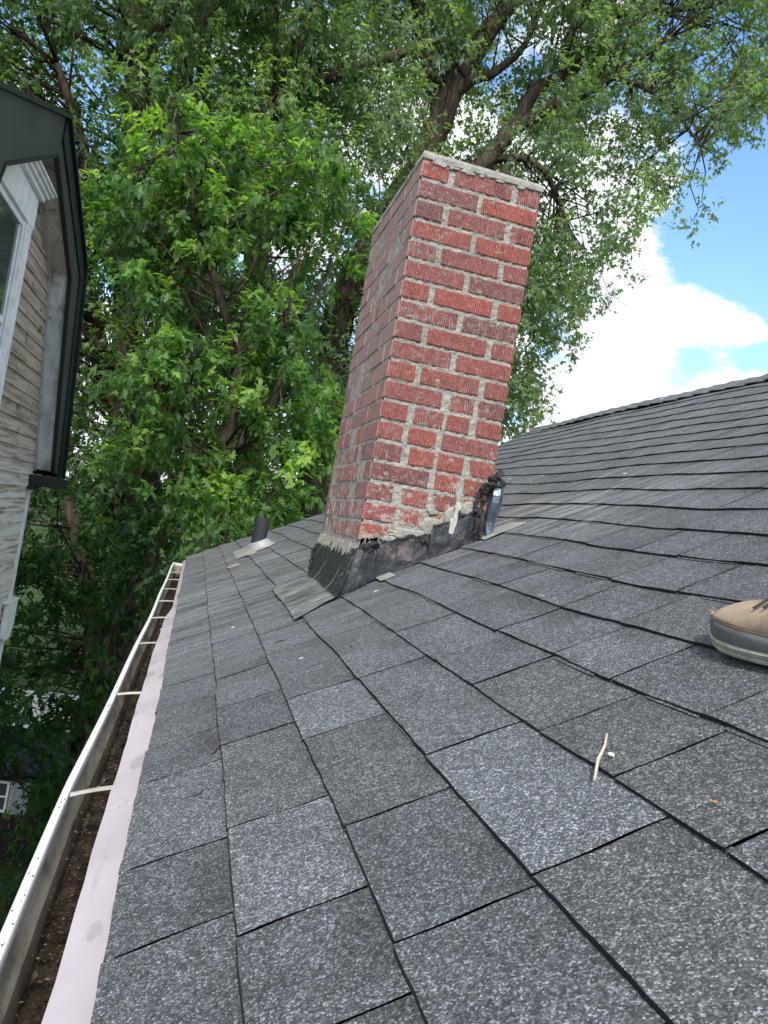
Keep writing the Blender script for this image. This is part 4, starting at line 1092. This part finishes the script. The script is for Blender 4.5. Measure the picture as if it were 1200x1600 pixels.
# ------------------------------------------------------------------ small things lying on the shingles
def on_roof(x, y, h=.0): 
    v = float(np.interp(x, _xs, _L)); k = max(i for i in range(len(rowv)) if rowv[i] <= v+1e-6) if v > rowv[0] else 0
    f = (v-rowv[k])/.145
    return np.array([x, y, rz(x, h, y)+.0088*(1-f)])
mb = MB(); P0 = on_roof(.514, .816, .009); P1 = on_roof(.455, .732, .013)
mb.tube([P0, lerp(P0, P1, .3)+[.002, .001, .001], lerp(P0, P1, .6)+[-.001, .002, 0], P1], [.0011, .0015, .0019, .0014], 6, wob=.3)
tag(mb.build('dry_twig', simple('pale_twig', (.50, .44, .34), .8, .2, .25, 90)), 'short pale dry twig lying across a shingle edge', 'twig')
def pebble(x, y, r_, name, mat, label, cat, flat=.6):
    mb = MB(); c = on_roof(x, y, r_*flat*.8); P = []
    for i in range(7):
        th = math.pi*i/6; P.append([tuple(c+np.array([math.sin(th)*math.cos(ph_), math.sin(th)*math.sin(ph_), math.cos(th)*flat])*r_*(1+.25*mnoise.noise(Vector((math.sin(th)*math.cos(ph_)*2+x*50, math.sin(th)*math.sin(ph_)*2, math.cos(th)*2))))) for ph_ in np.linspace(0, 2*math.pi, 11)])
    mb.grid(P); tag(mb.build(name, mat, smooth=False), label, cat)
pebble(.498, .775, .0042, 'pebble', simple('white_pebble', (.55, .53, .48), .8), 'small white pebble beside the dry twig', 'pebble')
mb = MB(); c = on_roof(.509, .6155, .004)
for i in range(5):
    a_ = 2*math.pi*i/5+.3; l = .0052*random.uniform(.7, 1.2)
    mb.add([tuple(c), tuple(c+np.array([math.cos(a_-.35)*l*.5, math.sin(a_-.35)*l*.5, .001])), tuple(c+np.array([math.cos(a_)*l, math.sin(a_)*l, .0015])), tuple(c+np.array([math.cos(a_+.35)*l*.5, math.sin(a_+.35)*l*.5, .001]))], [(0, 1, 2, 3)])
tag(mb.build('dry_petal', simple('orange_petal', (.42, .22, .08), .8), solid=.0005), 'tiny orange star shaped dry blossom on a shingle', 'blossom')

for (px_, py_, l_, a_, lab) in [(.075, 1.16, .018, 1.0, 'small brown bud scale on the shingles close to the lilac drip edge'), (.10, 1.33, .030, .5, 'thin dark twig lying near the eave between two joints'), (.27, 2.02, .035, 2.3, 'curved black twig on the shingles below the chimney'), (.385, 1.68, .010, .2, 'dark seed crumb on the middle of the shingles')]:
    mb = MB(); p0 = on_roof(px_, py_, .003); dv = np.array([math.sin(a_)*l_*.5, math.cos(a_)*l_*.5, 0]); dv[2] = dv[0]*SL
    mb.tube([p0-dv, p0+np.array([.0015, .001, .0012]), p0+dv*.6+np.array([-.001, .002, .001]), p0+dv], [.0006, .0013, .0010, .0004], 5, wob=.4)
    tag(mb.build('dry_twig' if l_ > .019 else 'bud_scale', simple('brown_scrap', (.05, .028, .02), .9, .1)), lab, 'twig' if l_ > .019 else 'plant scrap')

# specks of dirt stuck on the gutter lip
mb = MB()
for i in range(170):
    y = random.uniform(.7, 5.5); x = gx(y)+random.uniform(-.003, .005); q = random.uniform(.0006, .0022); a_ = random.random()*3; c_, d_ = math.cos(a_)*q, math.sin(a_)*q*2
    mb.tone = random.random()*.7; z = -.5332
    mb.add([(x-c_, y-d_, z), (x+d_*.4, y-c_, z+.0005), (x+c_, y+d_, z), (x-d_*.4, y+c_, z+.0006)], [(0, 1, 2, 3)])
tag(mb.build('dirt_specks', M_debris2), 'fine dark dirt specks stuck along the white lip of the gutter', 'dirt', kind='stuff')
